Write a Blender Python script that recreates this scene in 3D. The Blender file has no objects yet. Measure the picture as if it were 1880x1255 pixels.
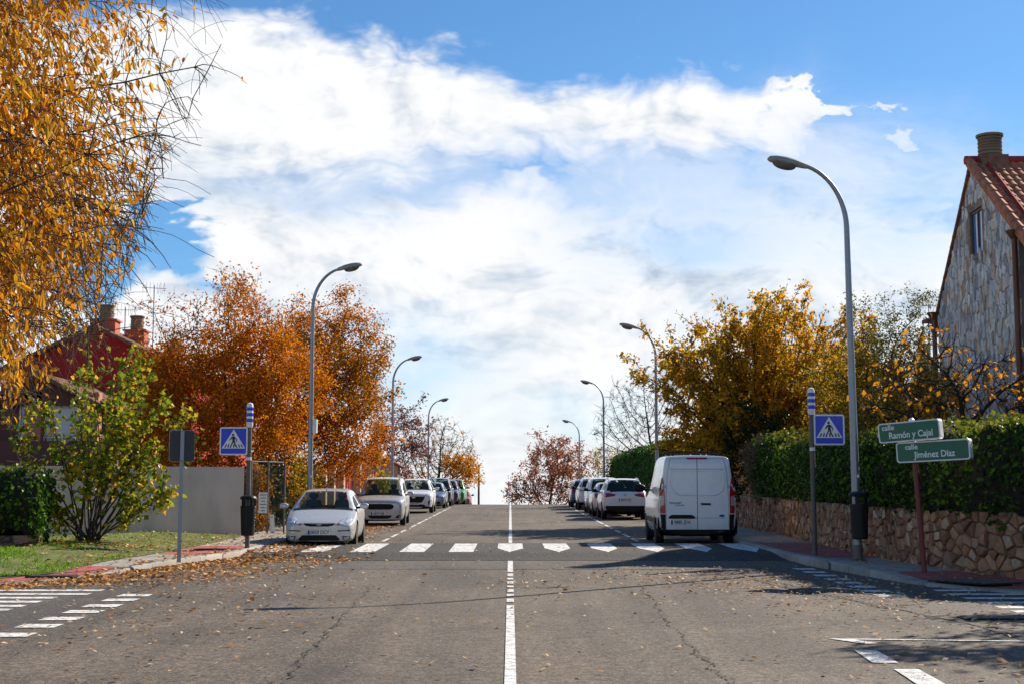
import bpy, bmesh, math, random
import numpy as np
from mathutils import Vector, Matrix
from mathutils.bvhtree import BVHTree

PI = math.pi
random.seed(11)
SC = bpy.context.scene
COL = SC.collection
# ------------------------------------------------------------------ terrain
CAM_H, G, CREST0, CREST_R = 1.72, .0208, 83.5, 800.0
F_PX, PITCH = 2611.0, math.atan(302.5 / 2611.0)


def zr(y):
    """height of the road surface along the street"""
    if y < CREST0:
        return G * y
    e = min(y, CREST0 + 48.6)
    z = G * e - (e - CREST0) ** 2 / (2 * CREST_R)
    if y > e:
        z -= .04 * (y - e)
    return z


def sstep(a, b, x):
    t = min(1, max(0, (x - a) / (b - a)))
    return t * t * (3 - 2 * t)


def hump(y):
    return .105 * (sstep(29.9, 31.3, y) - sstep(35.2, 36.9, y))


def padh(x, y):
    """kerb height: dropped at the crossings of the side streets"""
    if x < 0:
        return .03 + .11 * sstep(24.6, 27.6, y) if y > 16 else .13
    return .04 + .10 * sstep(22.8, 25.6, y) if y > 14 else .13


# ------------------------------------------------------------------ materials
class S:
    """tiny wrapper so node math can be written as formulas"""
    def __init__(self, nt, sock):
        self.nt, self.s = nt, sock

    def _m(self, op, *a):
        n = self.nt.nodes.new('ShaderNodeMath')
        n.operation = op
        for i, v in enumerate((self,) + a):
            if isinstance(v, S):
                self.nt.links.new(v.s, n.inputs[i])
            else:
                n.inputs[i].default_value = v
        return S(self.nt, n.outputs[0])

    def __add__(self, o): return self._m('ADD', o)
    def __sub__(self, o): return self._m('SUBTRACT', o)
    def __mul__(self, o): return self._m('MULTIPLY', o)
    def __truediv__(self, o): return self._m('DIVIDE', o)
    def max(self, o): return self._m('MAXIMUM', o)
    def min(self, o): return self._m('MINIMUM', o)
    def abs(self): return self._m('ABSOLUTE')
    def gt(self, o): return self._m('GREATER_THAN', o)
    def exp(self): return self._m('EXPONENT')
    def neg(self): return self._m('MULTIPLY', -1.0)

    def ramp(self, a, b, lo=0., hi=1., mode='SMOOTHSTEP'):
        n = self.nt.nodes.new('ShaderNodeMapRange')
        n.interpolation_type = mode
        self.nt.links.new(self.s, n.inputs[0])
        for k, v in zip((1, 2, 3, 4), (a, b, lo, hi)):
            n.inputs[k].default_value = v
        return S(self.nt, n.outputs[0])


def combine(nt, x, y, z):
    n = nt.nodes.new('ShaderNodeCombineXYZ')
    for i, v in enumerate((x, y, z)):
        if isinstance(v, S):
            nt.links.new(v.s, n.inputs[i])
        else:
            n.inputs[i].default_value = v
    return n.outputs[0]


def noise(nt, vec, scale, detail=4, rough=.55, dist=0., dims='3D'):
    n = nt.nodes.new('ShaderNodeTexNoise')
    n.inputs['Scale'].default_value = scale
    n.inputs['Detail'].default_value = detail
    n.inputs['Roughness'].default_value = rough
    n.inputs['Distortion'].default_value = dist
    n.noise_dimensions = dims
    if vec is not None:
        nt.links.new(vec, n.inputs['Vector'])
    return S(nt, n.outputs['Fac'])


def mixc(nt, fac, a, b, mode='MIX'):
    n = nt.nodes.new('ShaderNodeMix')
    n.data_type = 'RGBA'
    n.blend_type = mode
    for i, v in ((0, fac), (6, a), (7, b)):
        if isinstance(v, S):
            nt.links.new(v.s, n.inputs[i])
        elif hasattr(v, 'is_output'):
            nt.links.new(v, n.inputs[i])
        elif i == 0:
            n.inputs[0].default_value = v
        else:
            n.inputs[i].default_value = (*v[:3], 1)
    return n.outputs[2]


def cramp(nt, fac, stops, const=False):
    n = nt.nodes.new('ShaderNodeValToRGB')
    if const:
        n.color_ramp.interpolation = 'CONSTANT'
    el = n.color_ramp.elements
    while len(el) < len(stops):
        el.new(.5)
    for e, (p, c) in zip(el, stops):
        e.position = p
        e.color = (*c, 1)
    nt.links.new(fac.s if isinstance(fac, S) else fac, n.inputs[0])
    return n.outputs[0]


def newmat(name):
    m = bpy.data.materials.new(name)
    m.use_nodes = True
    nt = m.node_tree
    b = nt.nodes['Principled BSDF']
    tc = nt.nodes.new('ShaderNodeTexCoord')
    return m, nt, b, tc.outputs['Object']


def bump(nt, b, h, strength=.4, dist=.02):
    n = nt.nodes.new('ShaderNodeBump')
    n.inputs['Strength'].default_value = strength
    n.inputs['Distance'].default_value = dist
    nt.links.new(h.s if isinstance(h, S) else h, n.inputs['Height'])
    nt.links.new(n.outputs[0], b.inputs['Normal'])


def pm(name, col, rough=.6, metal=0., var=.18, scale=3., bmp=0., coat=0., spec=.5):
    """plain procedural surface: colour with uneven tone, roughness and a little relief"""
    m, nt, b, co = newmat(name)
    f = noise(nt, co, scale, 6, .6)
    lo = tuple(max(0, c * (1 - var)) for c in col)
    hi = tuple(min(1, c * (1 + var)) for c in col)
    nt.links.new(cramp(nt, f, [(.3, lo), (.7, hi)]), b.inputs['Base Color'])
    nt.links.new(f.ramp(.3, .7, max(.02, rough - .06), min(1, rough + .06)).s, b.inputs['Roughness'])
    b.inputs['Metallic'].default_value = metal
    b.inputs['Coat Weight'].default_value = coat
    b.inputs['Coat Roughness'].default_value = .04
    b.inputs['Specular IOR Level'].default_value = spec
    if bmp:
        bump(nt, b, noise(nt, co, scale * 9, 4, .6), bmp)
    return m


def leafmat(name, stops, trans=.35, rough=.5):
    """leaves: each leaf takes its own colour"""
    m = bpy.data.materials.new(name)
    m.use_nodes = True
    nt = m.node_tree
    b = nt.nodes['Principled BSDF']
    g = nt.nodes.new('ShaderNodeNewGeometry')
    c = cramp(nt, g.outputs['Random Per Island'], stops)
    nt.links.new(c, b.inputs['Base Color'])
    b.inputs['Roughness'].default_value = rough
    b.inputs['Specular IOR Level'].default_value = .12
    t = nt.nodes.new('ShaderNodeBsdfTranslucent')
    nt.links.new(c, t.inputs['Color'])
    mx = nt.nodes.new('ShaderNodeMixShader')
    mx.inputs[0].default_value = trans
    nt.links.new(b.outputs[0], mx.inputs[1])
    nt.links.new(t.outputs[0], mx.inputs[2])
    nt.links.new(mx.outputs[0], nt.nodes['Material Output'].inputs['Surface'])
    return m


def asphaltmat(name, dark, lite, brown=(.092, .062, .040)):
    m, nt, b, co = newmat(name)
    big = noise(nt, co, .22, 5, .6, .6)
    mp = nt.nodes.new('ShaderNodeMapping')
    nt.links.new(co, mp.inputs[0])
    mp.inputs['Scale'].default_value = (1.6, .07, 1)
    lane = noise(nt, mp.outputs[0], 1., 4, .6)
    fine = noise(nt, co, 10, 5, .85)
    grit = noise(nt, co, 30, 3, .9)
    v = nt.nodes.new('ShaderNodeTexVoronoi')
    v.inputs['Scale'].default_value = 24
    nt.links.new(co, v.inputs['Vector'])
    c = cramp(nt, big * .55 + lane * .45, [(.40, dark), (.50, tuple((a + c) / 2 for a, c in zip(dark, lite))), (.60, lite)])
    c = mixc(nt, noise(nt, co, .6, 4, .6).ramp(.5, .72, 0, .5), c, brown)
    c = mixc(nt, .85, c, cramp(nt, fine * .5 + grit * .5, [(.41, (.22, .21, .20)), (.5, (.88, .88, .88)), (.59, (2.3, 2.22, 2.1))]), 'MULTIPLY')
    c = mixc(nt, S(nt, v.outputs['Distance']).ramp(.1, .36, .62, 0), c, (.33, .28, .22))
    st = noise(nt, co, .75, 6, .62, .8).ramp(.56, .70, 0, .5)          # oil and damp stains
    c = mixc(nt, st, c, tuple(k * .55 for k in dark))
    nt.links.new(c, b.inputs['Base Color'])
    b.inputs['Roughness'].default_value = .88
    bump(nt, b, fine * .6 + grit * .4, .6, .008)
    return m


def paintmat(name):
    m, nt, b, co = newmat(name)
    w = noise(nt, co, 9, 6, .7)
    w2 = noise(nt, co, 60, 3, .7)
    c = mixc(nt, (w * .6 + w2 * .4).ramp(.40, .54, 0, 1), (.20, .18, .16), (.74, .74, .72))
    nt.links.new(c, b.inputs['Base Color'])
    b.inputs['Roughness'].default_value = .7
    bump(nt, b, w2, .3, .005)
    return m


def tilemat(name, c1, c2, mortar, sx, sy, rough=.85, off=.5, plane='XY'):
    m, nt, b, co = newmat(name)
    t = nt.nodes.new('ShaderNodeTexBrick')
    if plane != 'XY':
        sp = nt.nodes.new('ShaderNodeSeparateXYZ')
        nt.links.new(co, sp.inputs[0])
        h = S(nt, sp.outputs[0]) + S(nt, sp.outputs[1])
        co2 = combine(nt, h, S(nt, sp.outputs[2]), 0)
    else:
        co2 = co
    nt.links.new(co2, t.inputs['Vector'])
    t.inputs['Scale'].default_value = 1
    t.inputs['Brick Width'].default_value = sx
    t.inputs['Row Height'].default_value = sy
    t.inputs['Mortar Size'].default_value = .008
    t.offset = off
    t.inputs['Color1'].default_value = (*c1, 1)
    t.inputs['Color2'].default_value = (*c2, 1)
    t.inputs['Mortar'].default_value = (*mortar, 1)
    d = noise(nt, co, 1.3, 6, .65)
    c = mixc(nt, .8, t.outputs['Color'], cramp(nt, d, [(.3, (.55, .54, .52)), (.65, (1.15, 1.13, 1.1))]), 'MULTIPLY')
    nt.links.new(c, b.inputs['Base Color'])
    b.inputs['Roughness'].default_value = rough
    bump(nt, b, t.outputs['Fac'], -.3, .01)
    return m


def stonemat(name, stops, mortar, scale, stretch=(1, 1, 1), edge=.06, bmp=1.0):
    """rubble stone: irregular cells, each with its own tone, and recessed joints"""
    m, nt, b, co = newmat(name)
    wn = nt.nodes.new('ShaderNodeTexNoise')
    wn.inputs['Scale'].default_value = 2.6
    nt.links.new(co, wn.inputs['Vector'])
    va = nt.nodes.new('ShaderNodeVectorMath')
    va.operation = 'MULTIPLY_ADD'
    nt.links.new(wn.outputs['Color'], va.inputs[0])
    va.inputs[1].default_value = (.5, .5, .5)
    nt.links.new(co, va.inputs[2])
    mp = nt.nodes.new('ShaderNodeMapping')
    mp.inputs['Scale'].default_value = stretch
    nt.links.new(va.outputs[0], mp.inputs[0])
    v1 = nt.nodes.new('ShaderNodeTexVoronoi')
    v2 = nt.nodes.new('ShaderNodeTexVoronoi')
    v2.feature = 'DISTANCE_TO_EDGE'
    for v in (v1, v2):
        v.inputs['Scale'].default_value = scale
        nt.links.new(mp.outputs[0], v.inputs['Vector'])
    sp = nt.nodes.new('ShaderNodeSeparateColor')
    nt.links.new(v1.outputs['Color'], sp.inputs[0])
    c = cramp(nt, S(nt, sp.outputs[0]), stops)
    f = noise(nt, co, 14, 7, .7)
    c = mixc(nt, .9, c, cramp(nt, f, [(.3, (.5, .48, .46)), (.7, (1.35, 1.33, 1.3))]), 'MULTIPLY')
    e = S(nt, v2.outputs['Distance'])
    c = mixc(nt, e.ramp(edge * .3, edge, 1, 0), c, mortar)
    nt.links.new(c, b.inputs['Base Color'])
    b.inputs['Roughness'].default_value = .9
    bump(nt, b, e.ramp(0, edge * 3.5, 0, 1) + f * .35, bmp, .06)
    return m


def stoneblock(name, stops, scale=16, bmp=.7, edge=None):
    """separate stones: each takes its own tone, with veins and pits"""
    m, nt, b, co = newmat(name)
    g = nt.nodes.new('ShaderNodeNewGeometry')
    c = cramp(nt, g.outputs['Random Per Island'], stops)
    f = noise(nt, co, scale * .35, 7, .68)
    f2 = noise(nt, co, scale, 5, .7)
    c = mixc(nt, .9, c, cramp(nt, f * .6 + f2 * .4, [(.32, (.45, .43, .41)), (.5, (.95, .95, .95)), (.68, (1.45, 1.42, 1.38))]), 'MULTIPLY')
    nt.links.new(c, b.inputs['Base Color'])
    b.inputs['Roughness'].default_value = .9
    bump(nt, b, f2 * .6 + f * .6, bmp, .04)
    return m


def glassmat(name, tint=(.30, .36, .34), see=.5):
    m = bpy.data.materials.new(name)
    m.use_nodes = True
    nt = m.node_tree
    b = nt.nodes['Principled BSDF']
    b.inputs['Base Color'].default_value = (.012, .016, .016, 1)
    b.inputs['Roughness'].default_value = .03
    b.inputs['Specular IOR Level'].default_value = .8
    t = nt.nodes.new('ShaderNodeBsdfTransparent')
    t.inputs[0].default_value = (*tint, 1)
    mx = nt.nodes.new('ShaderNodeMixShader')
    mx.inputs[0].default_value = see
    nt.links.new(b.outputs[0], mx.inputs[1])
    nt.links.new(t.outputs[0], mx.inputs[2])
    nt.links.new(mx.outputs[0], nt.nodes['Material Output'].inputs['Surface'])
    return m


def carpaint(name, col, metal=.0, rough=.3):
    m, nt, b, co = newmat(name)
    sp = nt.nodes.new('ShaderNodeSeparateXYZ')
    nt.links.new(co, sp.inputs[0])
    low = S(nt, sp.outputs[2]).ramp(.2, .75, .45, .04)          # road dirt low on the panels
    d = noise(nt, co, 5, 6, .65)
    c = mixc(nt, low * d.ramp(.35, .7, .3, 1.2), col, (.17, .15, .125))
    nt.links.new(c, b.inputs['Base Color'])
    b.inputs['Metallic'].default_value = metal
    nt.links.new(d.ramp(.3, .7, rough - .04, rough + .1).s, b.inputs['Roughness'])
    b.inputs['Coat Weight'].default_value = .6
    b.inputs['Coat Roughness'].default_value = .08
    return m


M = {}
M['asphalt'] = asphaltmat('asphalt', (.049, .038, .029), (.112, .088, .066))
M['asphalt_new'] = asphaltmat('asphalt_new', (.010, .0085, .008), (.026, .022, .020), (.018, .015, .013))
M['asphalt_mid'] = asphaltmat('asphalt_mid', (.038, .033, .029), (.085, .073, .062), (.06, .046, .036))
M['paint'] = paintmat('road_paint')
M['crack'] = pm('crack_tar', (.005, .004, .004), .9)
M['pave'] = tilemat('pavement_slabs', (.30, .275, .245), (.37, .345, .31), (.12, .11, .10), .4, .4)
M['redpave'] = tilemat('red_tactile_tiles', (.36, .085, .070), (.44, .115, .09), (.17, .055, .045), .2, .2, off=0)
M['kerb'] = tilemat('kerb_stone', (.30, .28, .25), (.38, .36, .32), (.08, .075, .07), 1.0, 1.0, off=0)
M['earth'] = pm('earth_grass', (.075, .07, .032), .95, var=.5, scale=2.2, bmp=.4)
M['verge'] = pm('verge_soil', (.095, .11, .018), .95, var=.55, scale=1.6, bmp=.5)
M['grey_render'] = None
M['galv'] = pm('galvanised_steel', (.27, .295, .33), .42, .55, .16, 5)
M['galv_dark'] = pm('weathered_steel', (.13, .12, .11), .6, .3, .3, 6)
M['lampgrey'] = pm('lamp_housing_grey', (.30, .30, .29), .45, 0, .15, 4)
M['lampglass'] = pm('lamp_bowl', (.12, .105, .095), .12, 0, .2, 8)
M['white_plastic'] = pm('white_plastic', (.78, .78, .78), .4, 0, .06, 6)
M['blue_sign'] = pm('blue_sign_film', (.010, .040, .62), .35, 0, .08, 8)
M['black_sign'] = pm('black_sign_film', (.012, .012, .014), .45)
M['sign_back'] = pm('sign_back_grey', (.05, .052, .055), .5, .4, .2, 6)
M['green_sign'] = pm('green_sign_film', (.008, .125, .070), .35, 0, .15, 5)
M['red_post'] = pm('dark_red_post', (.16, .018, .022), .45, 0, .25, 7)
M['bin'] = pm('bin_plastic', (.008, .010, .0105), .5, 0, .25, 5, spec=.25)
M['black_plastic'] = pm('black_plastic', (.008, .008, .0085), .5, 0, .25, 6, spec=.2)
M['tyre'] = pm('tyre_rubber', (.016, .016, .016), .85, 0, .3, 8)
M['rim'] = pm('alloy_rim', (.42, .43, .45), .3, .8, .1, 6)
M['glass'] = glassmat('car_glass', (.84, .93, .89), .72)
M['glass_dark'] = glassmat('car_glass_dark', (.12, .15, .15), .25)
M['lens'] = pm('headlight_lens', (.60, .63, .66), .12, .15, .3, 14, coat=1)
M['chrome'] = pm('chrome', (.60, .60, .60), .3, .6, .05, 4)
M['taillight'] = pm('taillight_red', (.33, .008, .014), .12, 0, .3, 9, coat=1)
M['taillight_clear'] = pm('taillight_clear', (.40, .30, .31), .12, 0, .3, 9, coat=1)
M['amber'] = pm('indicator_amber', (.60, .16, .03), .2, 0, .2, 8)
M['plate'] = pm('plate_white', (.72, .73, .74), .4, 0, .05, 5)
M['plate_blue'] = pm('plate_blue', (.01, .03, .35), .4)
M['trim'] = pm('cabin_trim', (.10, .10, .10), .8)
M['seat'] = pm('seat_fabric', (.10, .105, .11), .9, 0, .2, 9)
M['under'] = pm('underbody_black', (.008, .008, .008), .9)
M['bark'] = pm('bark_brown', (.075, .052, .038), .95, 0, .4, 9, bmp=.7)
M['bark_dark'] = pm('bark_dark', (.028, .021, .017), .95, 0, .4, 9, bmp=.7)
M['bark_grey'] = pm('bark_grey', (.15, .125, .10), .95, 0, .3, 9, bmp=.6)
M['twig_pale'] = pm('twig_pale', (.16, .115, .085), .95, 0, .3, 9)
M['twig_dark'] = pm('twig_dark', (.05, .04, .038), .95, 0, .3, 9)
M['red_wall'] = pm('red_render', (.44, .018, .018), .9, 0, .12, .8, bmp=.15)
M['salmon_wall'] = pm('salmon_render', (.44, .17, .12), .9, 0, .12, .8, bmp=.15)
M['maroon_wall'] = pm('maroon_render', (.13, .05, .045), .9, 0, .15, .8, bmp=.15)
M['beige_wall'] = pm('beige_render', (.52, .36, .24), .9, 0, .14, 1.2, bmp=.2)
M['tile_brown'] = pm('roof_tile_brown', (.20, .095, .060), .85, 0, .45, 5, bmp=.4)
M['tile_red'] = pm('roof_ridge_red', (.36, .026, .028), .8, 0, .3, 4, bmp=.3)
M['tile_terra'] = pm('roof_tile_terracotta', (.40, .145, .075), .85, 0, .5, 3.5, bmp=.4)
M['brick'] = tilemat('brick_trim', (.26, .15, .10), (.36, .23, .16), (.18, .15, .13), .24, .065, plane='XZ')
M['clay'] = tilemat('clay_pot', (.24, .17, .11), (.32, .23, .15), (.07, .05, .04), 3.0, .085, plane='XZ')
M['chimney_red'] = pm('chimney_red', (.46, .11, .06), .9, 0, .2, 3)
M['wood_frame'] = pm('window_frame_brown', (.10, .06, .04), .6)
M['white_frame'] = pm('white_frame', (.66, .66, .64), .5, 0, .06)
M['win_sky_reflect'] = pm('window_pane_sky_reflect', (.09, .22, .46), .04, 0, .3, 1.2, spec=.9)  # blue sky reflection painted into the base colour of the pane
M['win_dark'] = pm('window_pane_dark', (.02, .024, .03), .05, 0, .3, 1.2, spec=.9)
M['rust_pipe'] = pm('copper_brown_pipe', (.13, .048, .026), .5, .2, .3, 4)
M['notice'] = pm('notice_white', (.70, .70, .68), .5, 0, .1, 14)
M['redgate'] = pm('red_gate', (.40, .012, .03), .5, 0, .15, 3)
M['fence_dark'] = pm('fence_dark', (.03, .028, .027), .7, 0, .3, 6)
M['lettering'] = pm('lettering_white', (.74, .78, .76), .5, 0, .04)
M['aerial'] = pm('aerial_metal', (.34, .34, .35), .5, .5)
M['grate'] = pm('iron_grate', (.02, .018, .016), .7, .4)
M['stone_wall'] = stonemat('rubble_wall', [(0, (.13, .066, .038)), (.35, (.28, .14, .07)), (.6, (.40, .225, .125)), (.85, (.30, .11, .05)), (1, (.52, .34, .21))],
                           (.045, .031, .023), 4.3, (1, 1, .9), .055, 1.0)
M['stone_low'] = stonemat('low_pink_stone', [(0, (.16, .075, .05)), (.5, (.28, .13, .09)), (1, (.36, .2, .14))], (.06, .04, .03), 2.6, (1, 1, 1.2), .05)
M['stone_house'] = stonemat('slate_cladding', [(0, (.26, .26, .26)), (.2, (.60, .60, .60)), (.42, (.76, .73, .67)), (.58, (.66, .48, .30)), (.74, (.80, .78, .74)), (.88, (.36, .36, .37)), (1, (.52, .32, .17))],
                            (.24, .22, .20), 5.4, (1.25, 1.25, .42), .045, .8)


M['wall_stone'] = stoneblock('rubble_stone', [(0, (.17, .085, .05)), (.25, (.33, .17, .088)), (.45, (.46, .27, .155)), (.62, (.36, .14, .066)), (.8, (.27, .17, .11)), (1, (.60, .43, .29))])
M['mortar_brown'] = pm('wall_mortar', (.15, .10, .07), .95, 0, .3, 6, bmp=.6)
M['slate_stone'] = stoneblock('slate_piece', [(0, (.24, .25, .26)), (.2, (.56, .58, .60)), (.42, (.72, .70, .65)), (.56, (.62, .45, .28)), (.72, (.78, .77, .75)), (.88, (.34, .35, .38)), (1, (.48, .29, .16))], 12, .6)
M['mortar_grey'] = pm('house_mortar', (.20, .185, .165), .95, 0, .2, 6, bmp=.5)


def _grey():
    m, nt, b, co = newmat('grey_render')
    d = noise(nt, co, .9, 6, .6)
    sp = nt.nodes.new('ShaderNodeMapping')
    sp.inputs['Scale'].default_value = (2.2, 2.2, .45)
    nt.links.new(co, sp.inputs[0])
    course = noise(nt, sp.outputs[0], 1.4, 4, .7)
    c = cramp(nt, d * .62 + course * .38, [(.3, (.29, .262, .238)), (.7, (.40, .365, .335))])
    nt.links.new(c, b.inputs['Base Color'])
    b.inputs['Roughness'].default_value = .92
    bump(nt, b, course * .5 + d * .5, .3, .015)
    return m


M['grey_render'] = _grey()
LEAF = {
    'near': leafmat('leaf_near_gold', [(0, (0.510, 0.207, 0.011)), (.3, (0.737, 0.318, 0.016)), (.55, (0.850, 0.428, 0.027)), (.8, (0.426, 0.269, 0.018)), (1, (0.652, 0.207, 0.009))], 0.48),
    'orange': leafmat('leaf_orange', [(0, (0.252, 0.070, 0.005)), (.35, (0.566, 0.166, 0.005)), (.65, (0.787, 0.271, 0.009)), (.88, (0.472, 0.202, 0.008)), (1, (0.314, 0.176, 0.008))], 0.5),
    'brown': leafmat('leaf_brown_orange', [(0, (0.173, 0.081, 0.005)), (.35, (0.396, 0.152, 0.005)), (.6, (0.689, 0.253, 0.007)), (.85, (0.258, 0.172, 0.008)), (1, (0.173, 0.172, 0.009))], 0.5),
    'gold': leafmat('leaf_gold', [(0, (0.197, 0.144, 0.010)), (.25, (0.427, 0.287, 0.011)), (.5, (0.784, 0.364, 0.011)), (.75, (0.850, 0.383, 0.011)), (1, (0.642, 0.421, 0.018))], 0.52),
    'olivegold': leafmat('leaf_olive_gold', [(0, (0.120, 0.110, 0.010)), (.4, (0.300, 0.220, 0.013)), (.75, (0.540, 0.340, 0.015)), (1, (0.720, 0.320, 0.013))], 0.5),
    'green': leafmat('leaf_green', [(0, (0.068, 0.112, 0.011)), (.4, (0.171, 0.243, 0.018)), (.7, (0.344, 0.356, 0.024)), (.9, (0.686, 0.448, 0.029)), (1, (0.807, 0.373, 0.029))], 0.5, .35),
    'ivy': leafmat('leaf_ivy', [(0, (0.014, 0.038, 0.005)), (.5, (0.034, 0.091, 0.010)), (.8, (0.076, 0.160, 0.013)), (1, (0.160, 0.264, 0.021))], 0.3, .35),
    'ivy_lit_top': leafmat('leaf_ivy_lit_top', [(0, (0.078, 0.115, 0.013)), (.6, (0.182, 0.216, 0.020)), (1, (0.312, 0.270, 0.027))], .35, .4),  # sunlit tone of the hedge top put into the leaf colour
    'dark': leafmat('leaf_dark_evergreen', [(0, (0.008, 0.018, 0.005)), (.7, (0.021, 0.042, 0.009)), (1, (0.052, 0.077, 0.011))], .2, .4),
    'cypress': leafmat('leaf_cypress', [(0, (0.021, 0.080, 0.015)), (.6, (0.051, 0.158, 0.022)), (1, (0.118, 0.231, 0.027))], .25, .5),
    'rust': leafmat('leaf_rust', [(0, (0.196, 0.061, 0.028)), (.5, (0.391, 0.127, 0.055)), (1, (0.529, 0.220, 0.110))], 0.45),
    'purple': leafmat('leaf_purple', [(0, (0.104, 0.029, 0.036)), (.6, (0.221, 0.065, 0.065)), (1, (0.312, 0.117, 0.078))], 0.4),
    'yellow': leafmat('leaf_yellow', [(0, (0.483, 0.240, 0.018)), (.6, (0.667, 0.300, 0.022)), (1, (0.575, 0.192, 0.014))], 0.5),
    'yellowgreen': leafmat('leaf_yellow_green', [(0, (0.091, 0.135, 0.018)), (.4, (0.234, 0.270, 0.024)), (.7, (0.546, 0.324, 0.024)), (1, (0.585, 0.216, 0.014))], 0.5),
    'olive': leafmat('leaf_olive', [(0, (0.058, 0.072, 0.019)), (.6, (0.143, 0.156, 0.036)), (1, (0.286, 0.221, 0.036))], .35),
    'drybrown': leafmat('leaf_dry', [(0, (0.126, 0.077, 0.049)), (1, (0.266, 0.161, 0.105))], .2, .8),
    'fallen': leafmat('leaf_fallen', [(0, (.22, .085, .022)), (.3, (.46, .20, .06)), (.55, (.62, .42, .20)), (.8, (.70, .54, .33)), (.93, (.36, .15, .04)), (1, (.12, .05, .025))], .1, .7),
    'fallen_orange': leafmat('leaf_fallen_orange', [(0, (.20, .07, .018)), (.35, (.44, .17, .035)), (.7, (.60, .32, .10)), (1, (.68, .48, .24))], .1, .7),
    'grass': leafmat('grass_blades', [(0, (0.083, 0.225, 0.007)), (.5, (0.165, 0.383, 0.011)), (.8, (0.275, 0.450, 0.017)), (1, (0.357, 0.405, 0.021))], .3, .6),
}


# ------------------------------------------------------------------ mesh helpers
def link(o, parent=None):
    COL.objects.link(o)
    if parent:
        o.parent = parent
    return o


def tag(o, label=None, cat=None, group=None, kind=None):
    for k, v in (('label', label), ('category', cat), ('group', group), ('kind', kind)):
        if v:
            o[k] = v
    return o


def thing(name, label, cat, loc=(0, 0, 0), rz=0., group=None):
    o = bpy.data.objects.new(name, None)
    o.empty_display_size = .2
    o.location = loc
    o.rotation_euler = (0, 0, rz)
    link(o)
    return tag(o, label, cat, group)


class MB:
    def __init__(self):
        self.v, self.f, self.mi = [], [], []

    def add(self, vs, fs, mi=0):
        b = len(self.v)
        self.v += [tuple(p) for p in vs]
        self.f += [tuple(i + b for i in f) for f in fs]
        self.mi += [mi] * len(fs)
        return self

    def box(self, c, s, rz=0., mi=0, taper=1.):
        x, y, z = (k / 2 for k in s)
        cr, sr = math.cos(rz), math.sin(rz)
        vs = []
        for dz, t in ((-z, 1), (z, taper)):
            for dx, dy in ((-x, -y), (x, -y), (x, y), (-x, y)):
                dx, dy = dx * t, dy * t
                vs.append((c[0] + dx * cr - dy * sr, c[1] + dx * sr + dy * cr, c[2] + dz))
        return self.add(vs, [(0, 3, 2, 1), (4, 5, 6, 7), (0, 1, 5, 4), (1, 2, 6, 5), (2, 3, 7, 6), (3, 0, 4, 7)], mi)

    def tube(self, pts, rad, n=8, mi=0, cap=True):
        pts = [Vector(p) for p in pts]
        if not hasattr(rad, '__len__'):
            rad = [rad] * len(pts)
        vs, fs = [], []
        t0 = (pts[1] - pts[0]).normalized()
        a = t0.orthogonal().normalized()
        for i, p in enumerate(pts):
            t = (pts[min(i + 1, len(pts) - 1)] - pts[max(i - 1, 0)]).normalized()
            a = (a - t * a.dot(t)).normalized()
            b = t.cross(a)
            for k in range(n):
                an = 2 * PI * k / n
                vs.append(p + (a * math.cos(an) + b * math.sin(an)) * rad[i])
        for i in range(len(pts) - 1):
            for k in range(n):
                k2 = (k + 1) % n
                fs.append((i * n + k, i * n + k2, (i + 1) * n + k2, (i + 1) * n + k))
        if cap:
            fs.append(tuple(range(n - 1, -1, -1)))
            fs.append(tuple((len(pts) - 1) * n + k for k in range(n)))
        return self.add(vs, fs, mi)

    def lathe(self, prof, n=20, c=(0, 0, 0), axis='Z', mi=0):
        vs, fs = [], []
        for r, h in prof:
            for k in range(n):
                a = 2 * PI * k / n
                p = (r * math.cos(a), r * math.sin(a), h)
                if axis == 'X':
                    p = (h, p[0], p[1])
                vs.append((p[0] + c[0], p[1] + c[1], p[2] + c[2]))
        for i in range(len(prof) - 1):
            for k in range(n):
                k2 = (k + 1) % n
                fs.append((i * n + k, i * n + k2, (i + 1) * n + k2, (i + 1) * n + k))
        fs.append(tuple(range(n - 1, -1, -1)))
        fs.append(tuple((len(prof) - 1) * n + k for k in range(n)))
        return self.add(vs, fs, mi)

    def flat(self, poly, y, th, mi=0):
        """upright plate facing -y: poly in (x,z), front face at y, thickness th behind it"""
        n = len(poly)
        ar = sum(poly[i][0] * poly[(i + 1) % n][1] - poly[(i + 1) % n][0] * poly[i][1] for i in range(n))
        if ar < 0:
            poly = poly[::-1]
        vs = [(x, y, z) for x, z in poly] + [(x, y + th, z) for x, z in poly]
        fs = [tuple(range(n)), tuple(range(2 * n - 1, n - 1, -1))]
        for i in range(n):
            j = (i + 1) % n
            fs.append((i, i + n, j + n, j))
        return self.add(vs, fs, mi)

    def build(self, name, mat, parent=None, smooth=True, ang=35):
        me = bpy.data.meshes.new(name)
        me.from_pydata(self.v, [], self.f)
        for m in (mat if isinstance(mat, (list, tuple)) else [mat]):
            me.materials.append(m)
        me.polygons.foreach_set('material_index', self.mi)
        if smooth:
            me.polygons.foreach_set('use_smooth', [True] * len(self.f))
            me.set_sharp_from_angle(angle=math.radians(ang))
        me.update()
        return link(bpy.data.objects.new(name, me), parent)


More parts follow.
